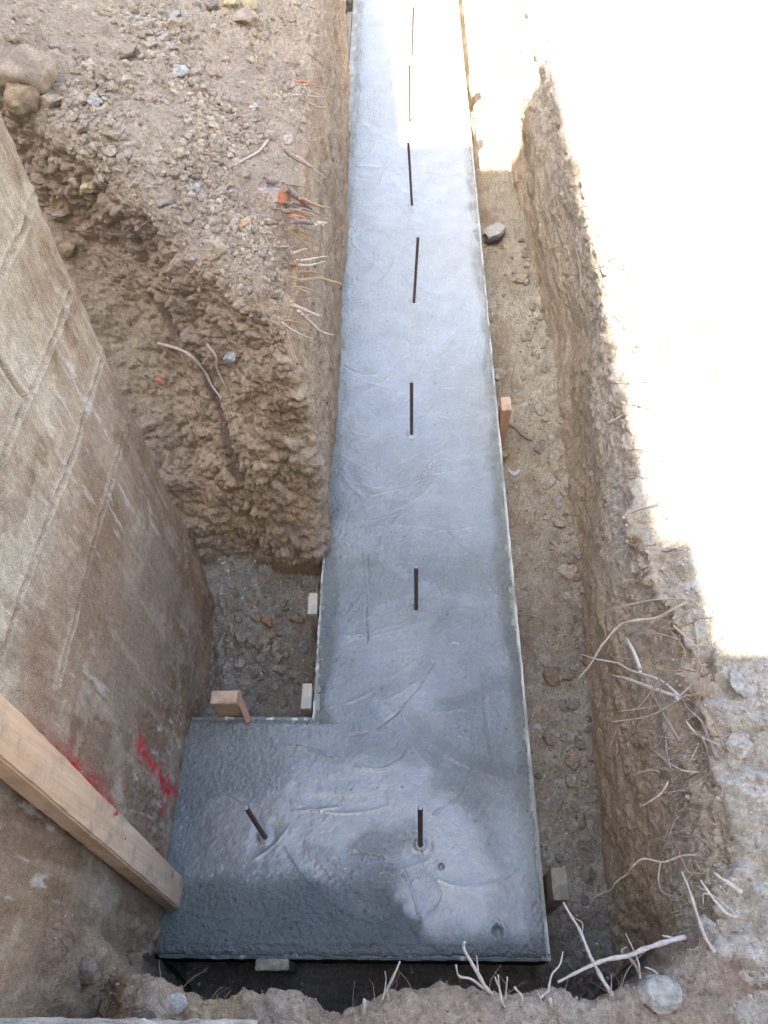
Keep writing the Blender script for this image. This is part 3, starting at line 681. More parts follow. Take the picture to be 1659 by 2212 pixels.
# ------------------------------------------------------------------ rebar dowels
rb_list = [((890, 120), (893, 15), 'ribbed rebar dowel in full sun farthest up the footing'), ((885, 263), (885, 140), 'ribbed rebar dowel in full sun just beyond the shadow edge'),
           ((890, 445), (882, 308), 'rebar dowel whose tip touches the shadow edge'), ((894, 655), (903, 512), 'rebar dowel leaning slightly right, next below the one at the shadow edge'),
           ((889, 938), (889, 825), 'upright rebar dowel in the footing level with the orange pine stake'), ((899, 1315), (899, 1225), 'rebar dowel standing level with the upper niche stake'),
           ((908, 1825), (908, 1745), 'rebar dowel in the wet puddle at the near right of the footing'), ((572, 1808), (532, 1745), 'rebar dowel leaning left in the wider foot near the wall')]
def rebar(b, t, label):
    B_ = at(*b); T_ = at(*t, .32); ax = T_ - B_; L = np.linalg.norm(ax); ax /= L
    a = np.cross(ax, [0, 1, 0.1]); a /= np.linalg.norm(a); c = np.cross(ax, a)
    s = 12; rings = int(L / .0025) + 20; V = []; Fs = []
    z0 = -.05
    for k in range(rings):
        h = z0 + (L - z0) * k / (rings - 1)
        for q in range(s):
            an = 2 * math.pi * q / s
            rib = .0016 * max(0, math.sin(h * 2 * math.pi / .0115 + math.cos(an) * 1.8)) ** 2 + (.0008 if q in (3, 9) else 0)
            r = .0062 + rib; V.append(B_ + ax * h + a * r * math.cos(an) + c * r * math.sin(an) - B_)
    for k in range(rings - 1):
        for q in range(s): Fs.append([k * s + q, k * s + (q + 1) % s, (k + 1) * s + (q + 1) % s, (k + 1) * s + q])
    o = link('rebar', mesh_py('rebar', V, Fs, M_REBAR), loc=B_)
    V2, F2 = tube([ax * (L - .0005), ax * (L + .0008)], [.0064, .0058], 12, 0, .02, 2)
    e = link('cut_end', mesh_py('cut_end', V2, F2, M_CUT, False), o)
    tag(o, label, 'rebar', 'rebar dowels standing in the fresh footing')
for b, t, l in rb_list: rebar(b, t, l)

# ------------------------------------------------------------------ stained wall on the left
yw = np.concatenate([np.arange(-1.2, 0, .03), np.arange(0, 1.3201, .0045)]); yw[-1] = 1.32
zw = np.concatenate([np.arange(-.35, 2.0, .0055), np.arange(2.0, 2.61, .05)])
Yg, Zg = np.meshgrid(yw, zw, indexing='ij'); P = np.stack([np.full(Yg.size, -.70), Yg.ravel(), Zg.ravel()], 1)
Q = P[:, 1:]; S3 = P * np.array([1, 9, 1.3])
def wp(l): return [at_x(u, v, -.70)[1:] for u, v in l]
joints = [wp(l) for l in [[(225, 762), (140, 1017), (65, 1227), (5, 1407), (-60, 1600)], [(280, 892), (230, 1062), (190, 1202), (120, 1472)], [(150, 630), (110, 737), (40, 892), (0, 997), (-60, 1130)], [(75, 415), (10, 575), (-60, 740)], [(0, 787), (50, 862)], [(28, 1600), (90, 1700)]]]
h = .006 * fbm(P * 3, 3, 601) + .0022 * fbm(P * 20, 4, 602) + .0016 * fbm(S3 * 5, 3, 603)
jm = np.zeros(len(P)); jl = np.zeros(len(P))
for j in joints:
    dj = polydist(Q + .004 * vnoise(P * 25, 604)[:, None], j); h += -.006 * np.exp(-(dj / .005) ** 2) + .005 * np.exp(-((dj - .012) / .006) ** 2); jm = np.maximum(jm, np.exp(-(dj / .004) ** 2)); jl = np.maximum(jl, np.exp(-((dj - .012) / .006) ** 2))
lowm = sstep(.75, .2, P[:, 2] + .2 * fbm(P * 2, 2, 606))
f1, f2, idv = worley(P * 30, 640); mudp = sstep(.04, .16, fbm(P * 5, 5, 607))
h += .010 * clods(P, 34, 641, .6)[0] * mudp * (.35 + .65 * lowm) + .0025 * fbm(P * np.array([1, 70, 9]), 3, 642) + .02 * clods(P, 16, 643, .8)[0] * sstep(.55, .2, P[:, 2] + 3 * (P[:, 1] - .1)) * (P[:, 1] < .3) + lowm * .004 * fbm(S3 * 2, 4, 608)
# crumbling lower rim
h -= .02 * sstep(.10, -.02, P[:, 2] + .05 * fbm(P * 9, 3, 609)) * (.5 + .5 * fbm(P * 15, 3, 610))
edge = sstep(1.29, 1.32, P[:, 1] + .012 * fbm(P * 12, 3, 611)); h -= .006 * edge
P[:, 0] += h
P[:, 1] += .010 * fbm(P * 9, 3, 612) * (P[:, 1] > 1.319)
t1 = sstep(-.3, .3, fbm(P * 2.2, 4, 620)); t2 = sstep(-.1, .35, fbm(P * 5, 5, 621)); t3 = sstep(-.05, .4, fbm(S3 * 1.2, 4, 622))
c_g = mix(lin(190, 182, 164)[None], lin(172, 162, 140)[None], t1)
c_b = mix(lin(172, 150, 128)[None], lin(154, 130, 108)[None], t1)
c_o = mix(lin(176, 146, 110)[None], lin(160, 130, 100)[None], t3)
hi_ = .85 * sstep(1.15, 1.5, P[:, 2] + .45 * fbm(P * 2.4, 5, 623) - .1 * (P[:, 1] - .9))
col = mix(c_b, c_g, hi_)
och = sstep(1.0, 1.28, P[:, 1] + .10 * fbm(P * 4, 3, 624) - .35 * (P[:, 2] - .3)) * (1 - hi_)
col = mix(col, c_o, och)
col = mix(col, lin(138, 112, 90)[None], .75 * mudp * (1 - .5 * hi_))
col = mix(col, lin(148, 124, 98)[None], .5 * sstep(.34, .2, P[:, 1]))
col = mix(col, lin(112, 88, 68)[None], .75 * jm * sstep(-.5, .1, vnoise(P * 14, 625)))
col = mix(col, lin(206, 192, 168)[None], .55 * jl * sstep(-.5, .2, vnoise(P * 9, 626)))
col = mix(col, lin(206, 194, 172)[None], .3 * sstep(.12, .22, fbm(P * 5.5, 5, 636)) * sstep(-.2, .1, fbm(P * 18, 3, 637)))
col = mix(col, lin(132, 104, 80)[None], .38 * sstep(.10, .20, fbm(P * np.array([4, 7, 3]) + 7, 5, 638)))
scr = sstep(.28, .46, fbm(P * np.array([1, 60, 9]), 4, 630)) * sstep(-.15, .25, fbm(P * 3.3, 3, 631))
col = mix(col, lin(214, 206, 196)[None], .6 * scr)
whl = sstep(.12, .3, fbm(P * 8, 4, 632)) * sstep(.35, .1, P[:, 2]) * sstep(.4, .7, P[:, 1])
col = mix(col, lin(190, 182, 174)[None], .4 * whl * sstep(-.2, .2, fbm(P * 30, 3, 633)))
stk = sstep(.0, .45, fbm(P * np.array([1, 38, 3.5]), 4, 634)); col = mix(col, lin(140, 116, 92)[None], .35 * stk * (1 - .5 * hi_)); col = mix(col, lin(196, 178, 154)[None], .3 * sstep(.1, .45, fbm(P * np.array([1, 30, 4]), 4, 635)))
# red spray paint marks
def red(l, w, s):
    dj = polydist(Q + .012 * np.stack([vnoise(P * 18, s), vnoise(P * 18, s + 1)], 1), wp(l)); return np.exp(-(dj / w) ** 2) * sstep(-.55, .15, fbm(P * 70, 3, s + 2)) + .15 * np.exp(-(dj / (2.2 * w)) ** 2)
rm = np.clip(1.5 * red([(296, 1600), (320, 1640), (345, 1680), (362, 1712)], .016, 650) + .9 * red([(362, 1690), (385, 1715)], .018, 652) + 1.0 * red([(345, 1720), (352, 1752)], .009, 654) + 1.4 * red([(135, 1640), (175, 1680), (215, 1725), (245, 1760)], .012, 656) + .7 * red([(230, 1740), (300, 1810), (350, 1860)], .007, 657) + .35 * red([(60, 1560), (160, 1650), (240, 1740)], .03, 658) + .8 * red([(335, 2035), (335, 2065)], .010, 659), 0, 1)
col = mix(col, lin(206, 34, 54)[None], .82 * rm * (.55 + .45 * sstep(-.3, .2, fbm(P * 60, 3, 661))))
wl = mesh_np('wall_face', P, grid_faces(len(yw), len(zw))[:, ::-1], M_WALL, col)
wroot = link('foundation_wall', None); wroot.location = (-.9, .0, -.35)
wf = link('plaster_face', wl, wroot); wf.location = (.9, 0, .35)
core = rbox('masonry', (-1.12, -1.2, -.35), (-.7205, 1.312, 2.6), M_SLAB, .2, .001, .004, 77, colf=lambda W: np.repeat(lin(168, 150, 128)[None], len(W), 0)); core.parent = wroot; core.location = Vector(core.location) - Vector(wroot.location)
tag(wroot, 'mud-stained plastered foundation wall with joint lines and red spray marks', 'wall')

# upright timber post against the wall
post_loc = np.array([-.678, .2925, 0])
def post():
    root = link('timber_post', None); root.location = (-.672, .29, .004)
    pb0 = np.array([-.676, .2925, .004]); L = 2.3; sh = .064
    o = rbox('timber', (-.6995, .250, .004), (-.6525, .335, .004 + L), M_WOOD, .03, .0012, .004, 90)
    o.parent = root; o.location = (-.004, .0025 + .5 * L * sh, L / 2)
    for v in o.data.vertices: v.co.y += sh * v.co.z; v.co.x += .014 * (v.co.z + L / 2) + .003
    r = np.random.default_rng(3)
    for (u, v, s) in [(236, 1757, .011), (257, 1812, .005), (120, 1610, .004)]:
        q = at_x(u, v, -.65)
        V, Fc = rock_shape(1, 5 + u, .1); V = V * np.array([.0012, s * .5, s])
        e = link('paint_spot', mesh_np('paint_spot', V, Fc, M_RED, None), root); e.location = Vector((-.6495 + .014 * q[2] + .006, q[1], q[2])) - root.location
    return root
M_RED = simple('red_spray_paint', tuple(lin(200, 34, 48)), .7, 60, .2)
pr = post(); tag(pr, 'light sawn timber post standing upright against the stained wall', 'post')

# slab edge under the photographer
tag(rbox('concrete_slab', (-1.6, -.9, .93), (-.24, -.012, 1.01), M_SLAB, .02, .005, .006, 95, colf=lambda W: mix(lin(176, 168, 158)[None], lin(196, 190, 180)[None], sstep(-.2, .3, fbm(W * 14, 4, 9)))), 'pale concrete slab edge along the bottom left corner', 'slab')

# ------------------------------------------------------------------ stones
ALLV = np.vstack([leftV, rightV, nearV, floorV])
AU, AV, AD = proj(ALLV)
def surf_at(u, v, r=7):
    m = np.where((abs(AU - u) < r) & (abs(AV - v) < r) & (AD > .3))[0]
    if len(m) == 0: return surf_at(u, v, r * 2) if r < 60 else at(u, v, 0)
    k = m[np.argmin(AD[m])]; near = m[AD[m] < AD[k] + .05]
    return ALLV[near].mean(0)
RK = [rock_shape(4, 900 + k, .6) for k in range(10)]
RKM = {}
def stone(u, v, wpx, label, color=(180, 162, 138), var=0, flat=.75, group=None, cat='clod', name='earth_clod', mat=None, sink=.25, pos=None, rotz=None):
    p = surf_at(u, v) if pos is None else np.array(pos); dist = np.linalg.norm(p - [0, 0, H]); R_ = wpx * dist / F / 2 / .8
    key = (var % 10, color, mat.name if mat else None)
    if key not in RKM:
        V, Fc = RK[var % 10]; V = V * (1 + .10 * ridged(V * 2 + var, 3, 71) + .07 * fbm(V * 6, 3, 72) + .035 * fbm(V * 16, 2, 74))[:, None]
        t = sstep(-.3, .3, fbm(V * 2.5, 3, 73)); cc = mix(lin(*color)[None], lin(*[q * .86 for q in color])[None], t)
        RKM[key] = mesh_np(name, V, Fc, mat or M_ROCK, None if mat else cc, smooth=True)
    o = link(name, RKM[key]); o.scale = (R_, R_ * .9, R_ * flat); o.rotation_euler = (random.uniform(-.3, .3), random.uniform(-.3, .3), random.uniform(0, 6) if rotz is None else rotz)
    o.location = p + np.array([0, 0, R_ * flat * (.5 - sink)]); tag(o, label, cat, group); return o
OC = (178, 154, 122); TAN = (194, 176, 148); GR = (182, 178, 168); BR = (186, 166, 142); YL = (206, 188, 150)
stone(52, 165, 112, 'very large brown earth clod high on the left edge of the spoil slope', BR, 0, .9, sink=.4)
stone(50, 225, 62, 'rounded ochre clod tucked under the very large brown clod', OC, 1, .9)
stone(112, 225, 36, 'squat brown clod right of the very large brown clod', BR, 2)
stone(498, 8, 38, 'pale yellow clod at the top edge of the photo, left of its twin', YL, 3)
stone(533, 12, 34, 'pale yellow clod at the top edge of the photo, right of its twin', YL, 4)
stone(530, 48, 44, 'knobbly brown clod just below the pale yellow clods', BR, 5)
stone(455, 15, 26, 'grey-brown clod left of the pale yellow clods', (160, 144, 128), 6)
stone(268, 118, 52, 'broad smooth brown clod half sunk in the upper slope', (172, 150, 128), 7, .6, sink=.5)
stone(240, 192, 26, 'rounded tan clod beside the light grey flat stone', TAN, 8)
stone(204, 222, 32, 'flat light grey stone lying on the upper left slope', GR, 9, .4, name='stone', cat='stone')
stone(388, 158, 30, 'whitish angular stone in the middle of the upper rubble trail', (200, 198, 190), 1, .6, name='stone', cat='stone')
stone(372, 36, 30, 'long narrow grey stone near the top of the slope', GR, 3, .35, name='stone', cat='stone')
stone(462, 158, 30, 'brown clod at the right of the whitish angular stone', BR, 4)
stone(540, 130, 18, 'small tan clod near the upper root bundle', TAN, 5)
stone(246, 298, 32, 'pointed brown clod in the middle of the left slope', BR, 6)
stone(240, 327, 26, 'flat beige clod just below the pointed brown clod', TAN, 7, .5)
stone(190, 408, 30, 'tan clod at the lower left of the slope near the wall top', YL, 8)
stone(163, 400, 26, 'light brown clod left of the tan clod near the wall top', TAN, 9)
stone(355, 438, 38, 'low greyish clod in the centre of the slope', (178, 166, 148), 0, .5)
stone(462, 545, 44, 'big pale tan clod above the hollow at the slope edge', TAN, 1, .8)
stone(528, 488, 26, 'orange-tinted clod below the brick lump', (214, 180, 140), 2)
stone(424, 408, 22, 'small pale stone at the centre of the fan of rubble', GR, 3, name='stone', cat='stone')
stone(152, 545, 34, 'ochre block of soil wedged against the wall edge', OC, 4, 1.0)
stone(130, 460, 46, 'thin flat grey-tan plate of soil leaning on the wall edge', (184, 166, 146), 5, .35)
stone(620, 305, 22, 'pinkish pale stone on the brow above the root bundles', (214, 196, 184), 6, name='stone', cat='stone')
stone(548, 232, 14, 'two-tone white pebble on the upper brow', (216, 212, 208), 7, name='pebble', cat='pebble')
stone(503, 772, 34, 'grey-white stone stuck in the dark smear of the niche face', (190, 190, 188), 8, .7, name='stone', cat='stone')
stone(578, 1345, 30, 'reddish brown clod on the niche floor below the earth face', (176, 140, 104), 9)
stone(600, 1415, 17, 'smooth oval beige pebble in the middle of the niche floor', (178, 168, 148), 0, name='pebble', cat='pebble')
stone(497, 1392, 17, 'oval tan pebble on the left of the niche floor', (172, 158, 138), 1, name='pebble', cat='pebble')
stone(655, 1395, 26, 'grey lump of spilt concrete beside the upper niche stake', (150, 146, 138), 2)
stone(1135, 475, 1, 'x') if False else None
stone(1170, 965, 36, 'flat grey-green stone on the right of the trench floor', (160, 152, 136), 3, .4, name='stone', cat='stone')
stone(1200, 1010, 32, 'light angular stone near the foot of the right bank', (186, 176, 154), 4, .6, name='stone', cat='stone')
stone(1216, 1033, 24, 'pale rounded stone just below the light angular stone', (188, 180, 164), 5, name='stone', cat='stone')
stone(1205, 1080, 11, 'bluish pebble, the upper of two side by side', (176, 184, 190), 6, name='pebble', cat='pebble')
stone(1207, 1093, 10, 'bluish pebble, the lower of two side by side', (176, 184, 190), 7, name='pebble', cat='pebble')
stone(1180, 1120, 12, 'cream pebble in the middle of the yellow floor', (204, 192, 164), 8, name='pebble', cat='pebble')
stone(1075, 810, 36, 'flat pale clod on the floor just above the orange stake', (190, 180, 162), 9, .5)
stone(1102, 868, 26, 'brownish flat clod right of the orange stake', (178, 160, 138), 0, .5)
stone(1062, 690, 24, 'greyish clod on the trench floor in the upper part', (188, 178, 160), 1)
stone(1082, 985, 34, 'yellow-grey lump against the form board below the orange stake', (170, 158, 130), 2, 1.0)
stone(1268, 1425, 28, 'square brown clod at the foot of the right bank', (150, 130, 104), 3)
stone(1195, 1460, 34, 'smooth brown clod half sunk in the trench floor', (142, 128, 110), 4, .5)
stone(1235, 1628, 15, 'round cream pebble on the lower trench floor', (190, 170, 140), 5, name='pebble', cat='pebble')
stone(1140, 1588, 15, 'oblong bluish white pebble beside the form board', (196, 200, 202), 6, name='pebble', cat='pebble')
stone(1163, 1570, 13, 'white pebble chip right of the oblong bluish pebble', (200, 200, 198), 7, name='pebble', cat='pebble')
stone(1172, 1850, 20, 'light grey chip on the floor beside the footing corner', (168, 166, 162), 8, .5, name='stone', cat='stone')
stone(1208, 1853, 18, 'dull grey rounded stone on the lower trench floor', (142, 138, 134), 9, name='stone', cat='stone')
stone(1183, 1735, 20, 'pale angular chip on the lower trench floor', (176, 174, 170), 0, .5, name='stone', cat='stone')
stone(1262, 1944, 16, 'dull lump of gravel near the long thin root tip', (140, 132, 120), 1, name='stone', cat='stone')
stone(1418, 2150, 62, 'large smooth whitish boulder at the near right of the rim', (1, 1, 1), 2, 1.1, mat=M_STONEW, name='boulder', cat='boulder', sink=.35)
stone(1535, 2008, 44, 'rounded pale stone behind the upright branch on the near right rim', (2, 2, 2), 3, 1.0, mat=M_STONEW, name='stone', cat='stone')
stone(1605, 1475, 48, 'white crusty slab of caliche on the right rim in the shade', (196, 190, 178), 4, .28, sink=.5, name='stone', cat='stone')
stone(1600, 1610, 46, 'whitish crust of soil along the right edge of the photo', (194, 188, 176), 5, .25, sink=.5)
stone(1585, 1320, 8, 'x') if False else None
stone(495, 2170, 20, 'x') if False else None
stone(372, 2168, 42, 'white flat cement flake at the near bank corner by the slab', (4, 4, 4), 3, .2, rotz=1.6, mat=M_CHUNK, name='cement_flake', cat='flake')
stone(190, 2100, 46, 'grey earth clod in the near left corner under the wall', (150, 132, 116), 7)
stone(290, 2085, 40, 'brownish clod at the foot of the wall by the near corner', (150, 126, 104), 8)
rq = np.random.default_rng(99)
for k in range(34):
    u_ = rq.uniform(468, 655); v_ = rq.uniform(1300, 1420) if k % 2 else rq.uniform(1300, 1520)
    stone(u_, v_, rq.uniform(13, 30), 'fist-sized rough clod in the rubble heaped on the niche floor', [(160, 146, 126), (146, 134, 118), (172, 160, 142), (158, 138, 114)][k % 4], int(rq.integers(10)), .8, 'rough clods heaped on the niche floor')
for k in range(40):
    v_ = rq.uniform(560, 1900); u_ = np.interp(v_, [500, 800, 1200, 1600, 2000], [1125, 1190, 1232, 1262, 1300]) - abs(rq.normal()) * 28
    cc = [(184, 172, 150), (170, 160, 142), (190, 182, 166)][k % 3]
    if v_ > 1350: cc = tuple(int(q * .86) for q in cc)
    stone(u_, v_, rq.uniform(12, 30), 'rough stone fallen along the foot of the right bank', cc, int(rq.integers(10)), .75, 'stones fallen along the foot of the right bank', 'stone', 'stone')
# broken concrete chunk with a dark underside
cp = np.array([.535, 3.62, -.22]); rt = link('concrete_chunk', None); rt.location = cp
V, Fc = rock_shape(3, 41, 1.0); V = V * np.array([.075, .085, .030]); Rm = np.array(Matrix.Rotation(-.5, 3, 'Z'))
V = V @ Rm.T
o = link('broken_face', mesh_np('broken_face', V * (1 + .05 * vnoise(V * 70, 3))[:, None] + [0, 0, .035], Fc, M_CHUNK, None, smooth=False), rt)
o = link('dark_base', mesh_np('dark_base', V * np.array([1.0, 1.0, .8]) + [-.006, -.010, .012], Fc, M_CHUNKD, None, smooth=False), rt)
tag(rt, 'light speckled chunk of broken concrete with a dark side on the far trench floor', 'concrete chunk')
# orange brick lump on the brow
bp = surf_at(606, 428); rt = link('brick_lump', None); rt.location = bp
V, Fc = rock_shape(3, 61, .7)
link('mortar', mesh_np('mortar', V * np.array([.060, .034, .030]) + [-.038, .010, .004], Fc, M_ROCK, np.repeat(lin(196, 184, 174)[None], len(V), 0), smooth=False), rt)
link('brick_face', mesh_np('brick_face', V * np.array([.022, .030, .030]) + [.010, -.004, .010], Fc, M_BRICK, None, smooth=False), rt)
tag(rt, 'orange brick end under grey mortar poking out of the brow', 'brick')
stone(345, 823, 22, 'bright red-orange brick chip stuck in the niche face near the wall', (5, 5, 5), 3, .6, mat=M_BRICK, name='brick_chip', cat='brick')
# crumpled paper
pp = surf_at(1110, 1022) + [0, 0, .008]; r = np.random.default_rng(8); V = []; Fs = []
n1_, n2_ = 9, 4
for i in range(n1_):
    for j in range(n2_):
        V.append([(i / 8 - .5) * .055, (j / 3 - .5) * .022 + .012 * math.cos((i / 8 - .5) * 5) * -1, .004 + .006 * r.random()])
for i in range(n1_ - 1):
    for j in range(n2_ - 1): Fs.append([i * n2_ + j, (i + 1) * n2_ + j, (i + 1) * n2_ + j + 1, i * n2_ + j + 1])
bm = bmesh.new(); bv = [bm.verts.new(v) for v in V]; [bm.faces.new([bv[q] for q in f]) for f in Fs]; bmesh.ops.solidify(bm, geom=bm.faces[:], thickness=.0008)
me = bpy.data.meshes.new('paper_scrap'); bm.to_mesh(me); bm.free(); me.materials.append(M_PAPER)
tag(link('paper_scrap', me, loc=pp), 'crumpled white paper scrap on the trench floor beside the footing', 'litter')

# loose clods: individuals picked at random on the slope and floor
r = np.random.default_rng(12)
lu, lv, ld = proj(leftV)
vis = (lu > 20) & (lu < 690) & (lv > 5) & (lv < 640) & (leftV[:, 2] > 1.0) & (leftN[:, 2] > .6)
dens = sstep(-.1, .3, fbm(leftV * 3.1, 3, 61)) * vis
trail = [surf_at(330, 60), surf_at(420, 180), surf_at(500, 260), surf_at(430, 360), surf_at(470, 440), surf_at(540, 520)]
tr = np.exp(-(polydist(leftV, trail) / .11) ** 2)
trail2 = [surf_at(190, 180), surf_at(240, 330), surf_at(170, 400)]; tr = np.maximum(tr, .7 * np.exp(-(polydist(leftV, trail2) / .10) ** 2))
w = (dens * .12 + tr ** 1.5 * 1.6) * vis; w = w / w.sum()
CL = [(188, 170, 146), (176, 158, 136), (186, 174, 156), (168, 150, 128), (198, 184, 158)]
for k in r.choice(len(leftV), 150, p=w, replace=False):
    p = leftV[k]; s = r.uniform(9, 19) if r.random() < .8 else r.uniform(19, 29)
    stone(0, 0, s, 'small dusty tan clod lying loose in the rubble of the spoil slope', CL[r.integers(5)], int(r.integers(10)), .75, 'loose tan clods over the spoil slope', pos=p)
fu, fv, fd = proj(floorV)
visf = (fv > 330) & (fv < 2130) & (floorV[:, 1] < 3.6)
rgt = visf & (floorV[:, 0] > .45) & (floorV[:, 0] < .74)
w = rgt * (.2 + 1.5 * sstep(.58, .70, floorV[:, 0])) * (.3 + sstep(-.2, .3, fbm(floorV * 3, 3, 77))) / (.3 + 0 * fv); w = w / w.sum()
CF = [(186, 172, 142), (170, 158, 136), (176, 170, 158), (150, 138, 120)]
for k in r.choice(len(floorV), 90, p=w, replace=False):
    p = floorV[k]; cc = CF[r.integers(4)]
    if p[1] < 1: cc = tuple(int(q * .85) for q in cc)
    stone(0, 0, r.uniform(7, 17), 'small brown-grey stone lying on the trench floor right of the footing', cc, int(r.integers(10)), .7, 'small stones on the right trench floor', 'stone', 'stone', pos=p)
nic = visf & (floorV[:, 0] > -.66) & (floorV[:, 0] < -.33) & (floorV[:, 1] > .86) & (floorV[:, 1] < 1.38); w = nic / nic.sum()
for k in r.choice(len(floorV), 60, p=w, replace=False):
    stone(0, 0, r.uniform(6, 14), 'small dull stone lying on the niche floor between wall and footing', [(150, 140, 124), (134, 124, 110), (166, 158, 142)][r.integers(3)], int(r.integers(10)), .75, 'small stones on the niche floor', 'stone', 'stone', pos=floorV[k])

def scatter(name, V, w, n, smin, smax, cols, label, seed, lift=0.0):
    r = np.random.default_rng(seed); w = w / w.sum(); ks = r.choice(len(V), n, p=w, replace=False)
    S = smin + (smax - smin) * r.random(n) ** 4
    Cc = np.array([lin(*cols[r.integers(len(cols))]) * r.uniform(.85, 1.12) for _ in range(n)])
    P_ = V[ks] + np.stack([0 * S, 0 * S, S * lift], 1) + r.normal(size=(n, 3)) * .0015
    o = link(name, rocks_mesh(name, P_, S, Cc, M_ROCK, .006, seed)); tag(o, label, 'gravel', kind='stuff')
scatter('rubble', leftV, (dens * .4 + tr ** 2 * 3.0 + .05) * vis, 9000, .0016, .015, CL + [(170, 156, 140)], 'fine crumbs of dry soil and gravel covering the spoil slope', 21)
nicf = ((lu > 220) & (lu < 720) & (lv > 560) & (lv < 1300) & (leftV[:, 2] > 0)) * 1.0
scatter('soil_crumbs', leftV, nicf, 2600, .0018, .007, [(176, 148, 116), (150, 122, 96), (190, 164, 134)], 'brown soil crumbs clinging to the niche earth face', 22, 0)
scatter('floor_gravel', floorV, visf * (.15 + (floorV[:, 0] > .44) * 1.0 + ((floorV[:, 0] < -.3) & (floorV[:, 0] > -.68)) * 1.2), 13000, .0015, .008, CF + [(140, 130, 116), (200, 196, 188)], 'loose gravel and grit on the trench floor', 23)
ru, rv, rd = proj(rightV)
scatter('rim_gravel', rightV, ((ru < 1700) & (rv > 1100) & (rv < 2250) & (rightV[:, 2] > .5)) * 1.0, 3200, .002, .009, [(196, 188, 172), (180, 168, 150), (204, 198, 186)], 'pale crumbs and grit on the right rim', 24)
nu_, nv_, nd_ = proj(nearV)
scatter('near_crumbs', nearV, ((nu_ > -20) & (nu_ < 1700) & (nv_ > 1950) & (nv_ < 2230) & (nearV[:, 2] > .5)) * 1.0, 2200, .0015, .006, [(166, 146, 124), (146, 126, 108), (180, 164, 146)], 'soil crumbs on the near bank', 25)

# ------------------------------------------------------------------ roots and branches
def rootobj(pts, rad, mat, label, group, name='root', seed=0, cat='root', side=None):
    pts = np.asarray(pts); base = pts[0].copy()
    V, Fs = tube(pts - base, rad, 7, seed, .14, 6)
    o = link(name, mesh_py(name, V, Fs, mat), loc=base); tag(o, label, cat, group)
    if side is not None:
        for s_, ra in side:
            V, Fs = tube(np.asarray(s_) - base, ra, 5, seed + 3, .1, 5); link('rootlet', mesh_py('rootlet', V, Fs, mat), o)
    return o
def zpath(l, tf, z0, z1):
    n = len(l); return [at(*tf(*q), z0 + (z1 - z0) * k / (n - 1)) for k, q in enumerate(l)]
c5 = lambda x, y: (507 + x / 4.799, 322.6 + y / 4.799)
gL = 'roots sticking out of the left bank brow'
L = [([(310, 320), (420, 330), (520, 295), (630, 340)], .0050, M_ROOT, 'thick grey root arching over the brow just above the brick lump'),
     ([(500, 360), (600, 365), (730, 390)], .0030, M_ROOT, 'grey root directly right of the brick lump, below the arching one'),
     ([(530, 395), (600, 460), (700, 530), (800, 620)], .0058, M_ROOT, 'thickest dark root slanting down right of the brick lump'),
     ([(680, 500), (850, 580), (995, 610)], .0030, M_ROOTT, 'tan-tipped root slanting beyond the thickest dark root'),
     ([(580, 545), (700, 580), (880, 680), (965, 692)], .0028, M_ROOT, 'slender grey root under the thickest dark one'),
     ([(470, 640), (620, 640), (700, 615), (790, 640)], .0035, M_ROOT, 'crooked root immediately below the brick lump'),
     ([(580, 690), (660, 695), (735, 722)], .0030, M_ROOTO, 'freshly torn bright orange root in the lower bundle'),
     ([(590, 735), (720, 750), (850, 775)], .0046, M_ROOT, 'blunt grey root stub under the bright orange root'),
     ([(840, 765), (955, 762)], .0032, M_ROOTP, 'pale snapped root end beyond the blunt grey stub'),
     ([(560, 610), (800, 670), (980, 740), (1130, 850), (1225, 945)], .0014, M_ROOTT, 'long hair-thin root trailing over the edge of the concrete'),
     ([(400, 610), (520, 640), (650, 730), (720, 830), (770, 910)], .0016, M_ROOTT, 'wiry root curving down below the brick lump'),
     ([(540, 825), (620, 820), (680, 850), (760, 890)], .0026, M_ROOTT, 'short curved root at the bottom of the lower bundle'),
     ([(640, 790), (780, 830), (900, 860)], .0018, M_ROOT, 'thin straight root under the blunt grey stub'),
     ([(915, 780), (910, 880), (935, 1020), (950, 1105)], .0019, M_ROOTP, 'pale root hanging straight down the bank face'),
     ([(550, 1185), (630, 1190), (700, 1215), (860, 1180)], .0026, M_ROOTT, 'uppermost of the three near-level roots below the overhanging lip'),
     ([(520, 1290), (680, 1270), (800, 1270), (920, 1300)], .0026, M_ROOTT, 'middle one of the three near-level roots below the lip'),
     ([(515, 1300), (620, 1340), (700, 1355), (880, 1335), (980, 1365), (1070, 1385), (1110, 1410), (1090, 1450)], .0034, M_ROOTT, 'forked long root reaching out to the concrete edge'),
     ([(590, 1020), (700, 970), (780, 1040), (900, 1120), (980, 1280), (990, 1400)], .0013, M_ROOTT, 'hair-thin root looping down the bank face'),
     ([(300, 1565), (480, 1555), (620, 1560), (735, 1580)], .0020, M_ROOT, 'level thin root at the foot of the overhanging lip'),
     ([(430, 1560), (540, 1600), (640, 1630), (760, 1680), (880, 1730)], .0038, M_ROOTP, 'straight pale root slanting down from the lip'),
     ([(660, 1670), (760, 1770), (900, 1890), (1015, 1925)], .0026, M_ROOTP, 'curved pale root lowest on the bank face'),
     ([(270, 1560), (210, 1640), (195, 1720)], .0022, M_ROOTT, 'short root hanging from the underside of the lip'),
     ([(620, 1520), (660, 1460), (710, 1430)], .0016, M_ROOTT, 'tiny upturned root beside the lip'),
     ([(170, 1720), (280, 1810), (390, 1900)], .0040, M_ROOT, 'grey root slanting across the niche top below the lip'),
     ([(510, 10), (600, 80), (700, 140), (810, 195)], .0028, M_ROOT, 'brown root slanting down above the arching grey root')]
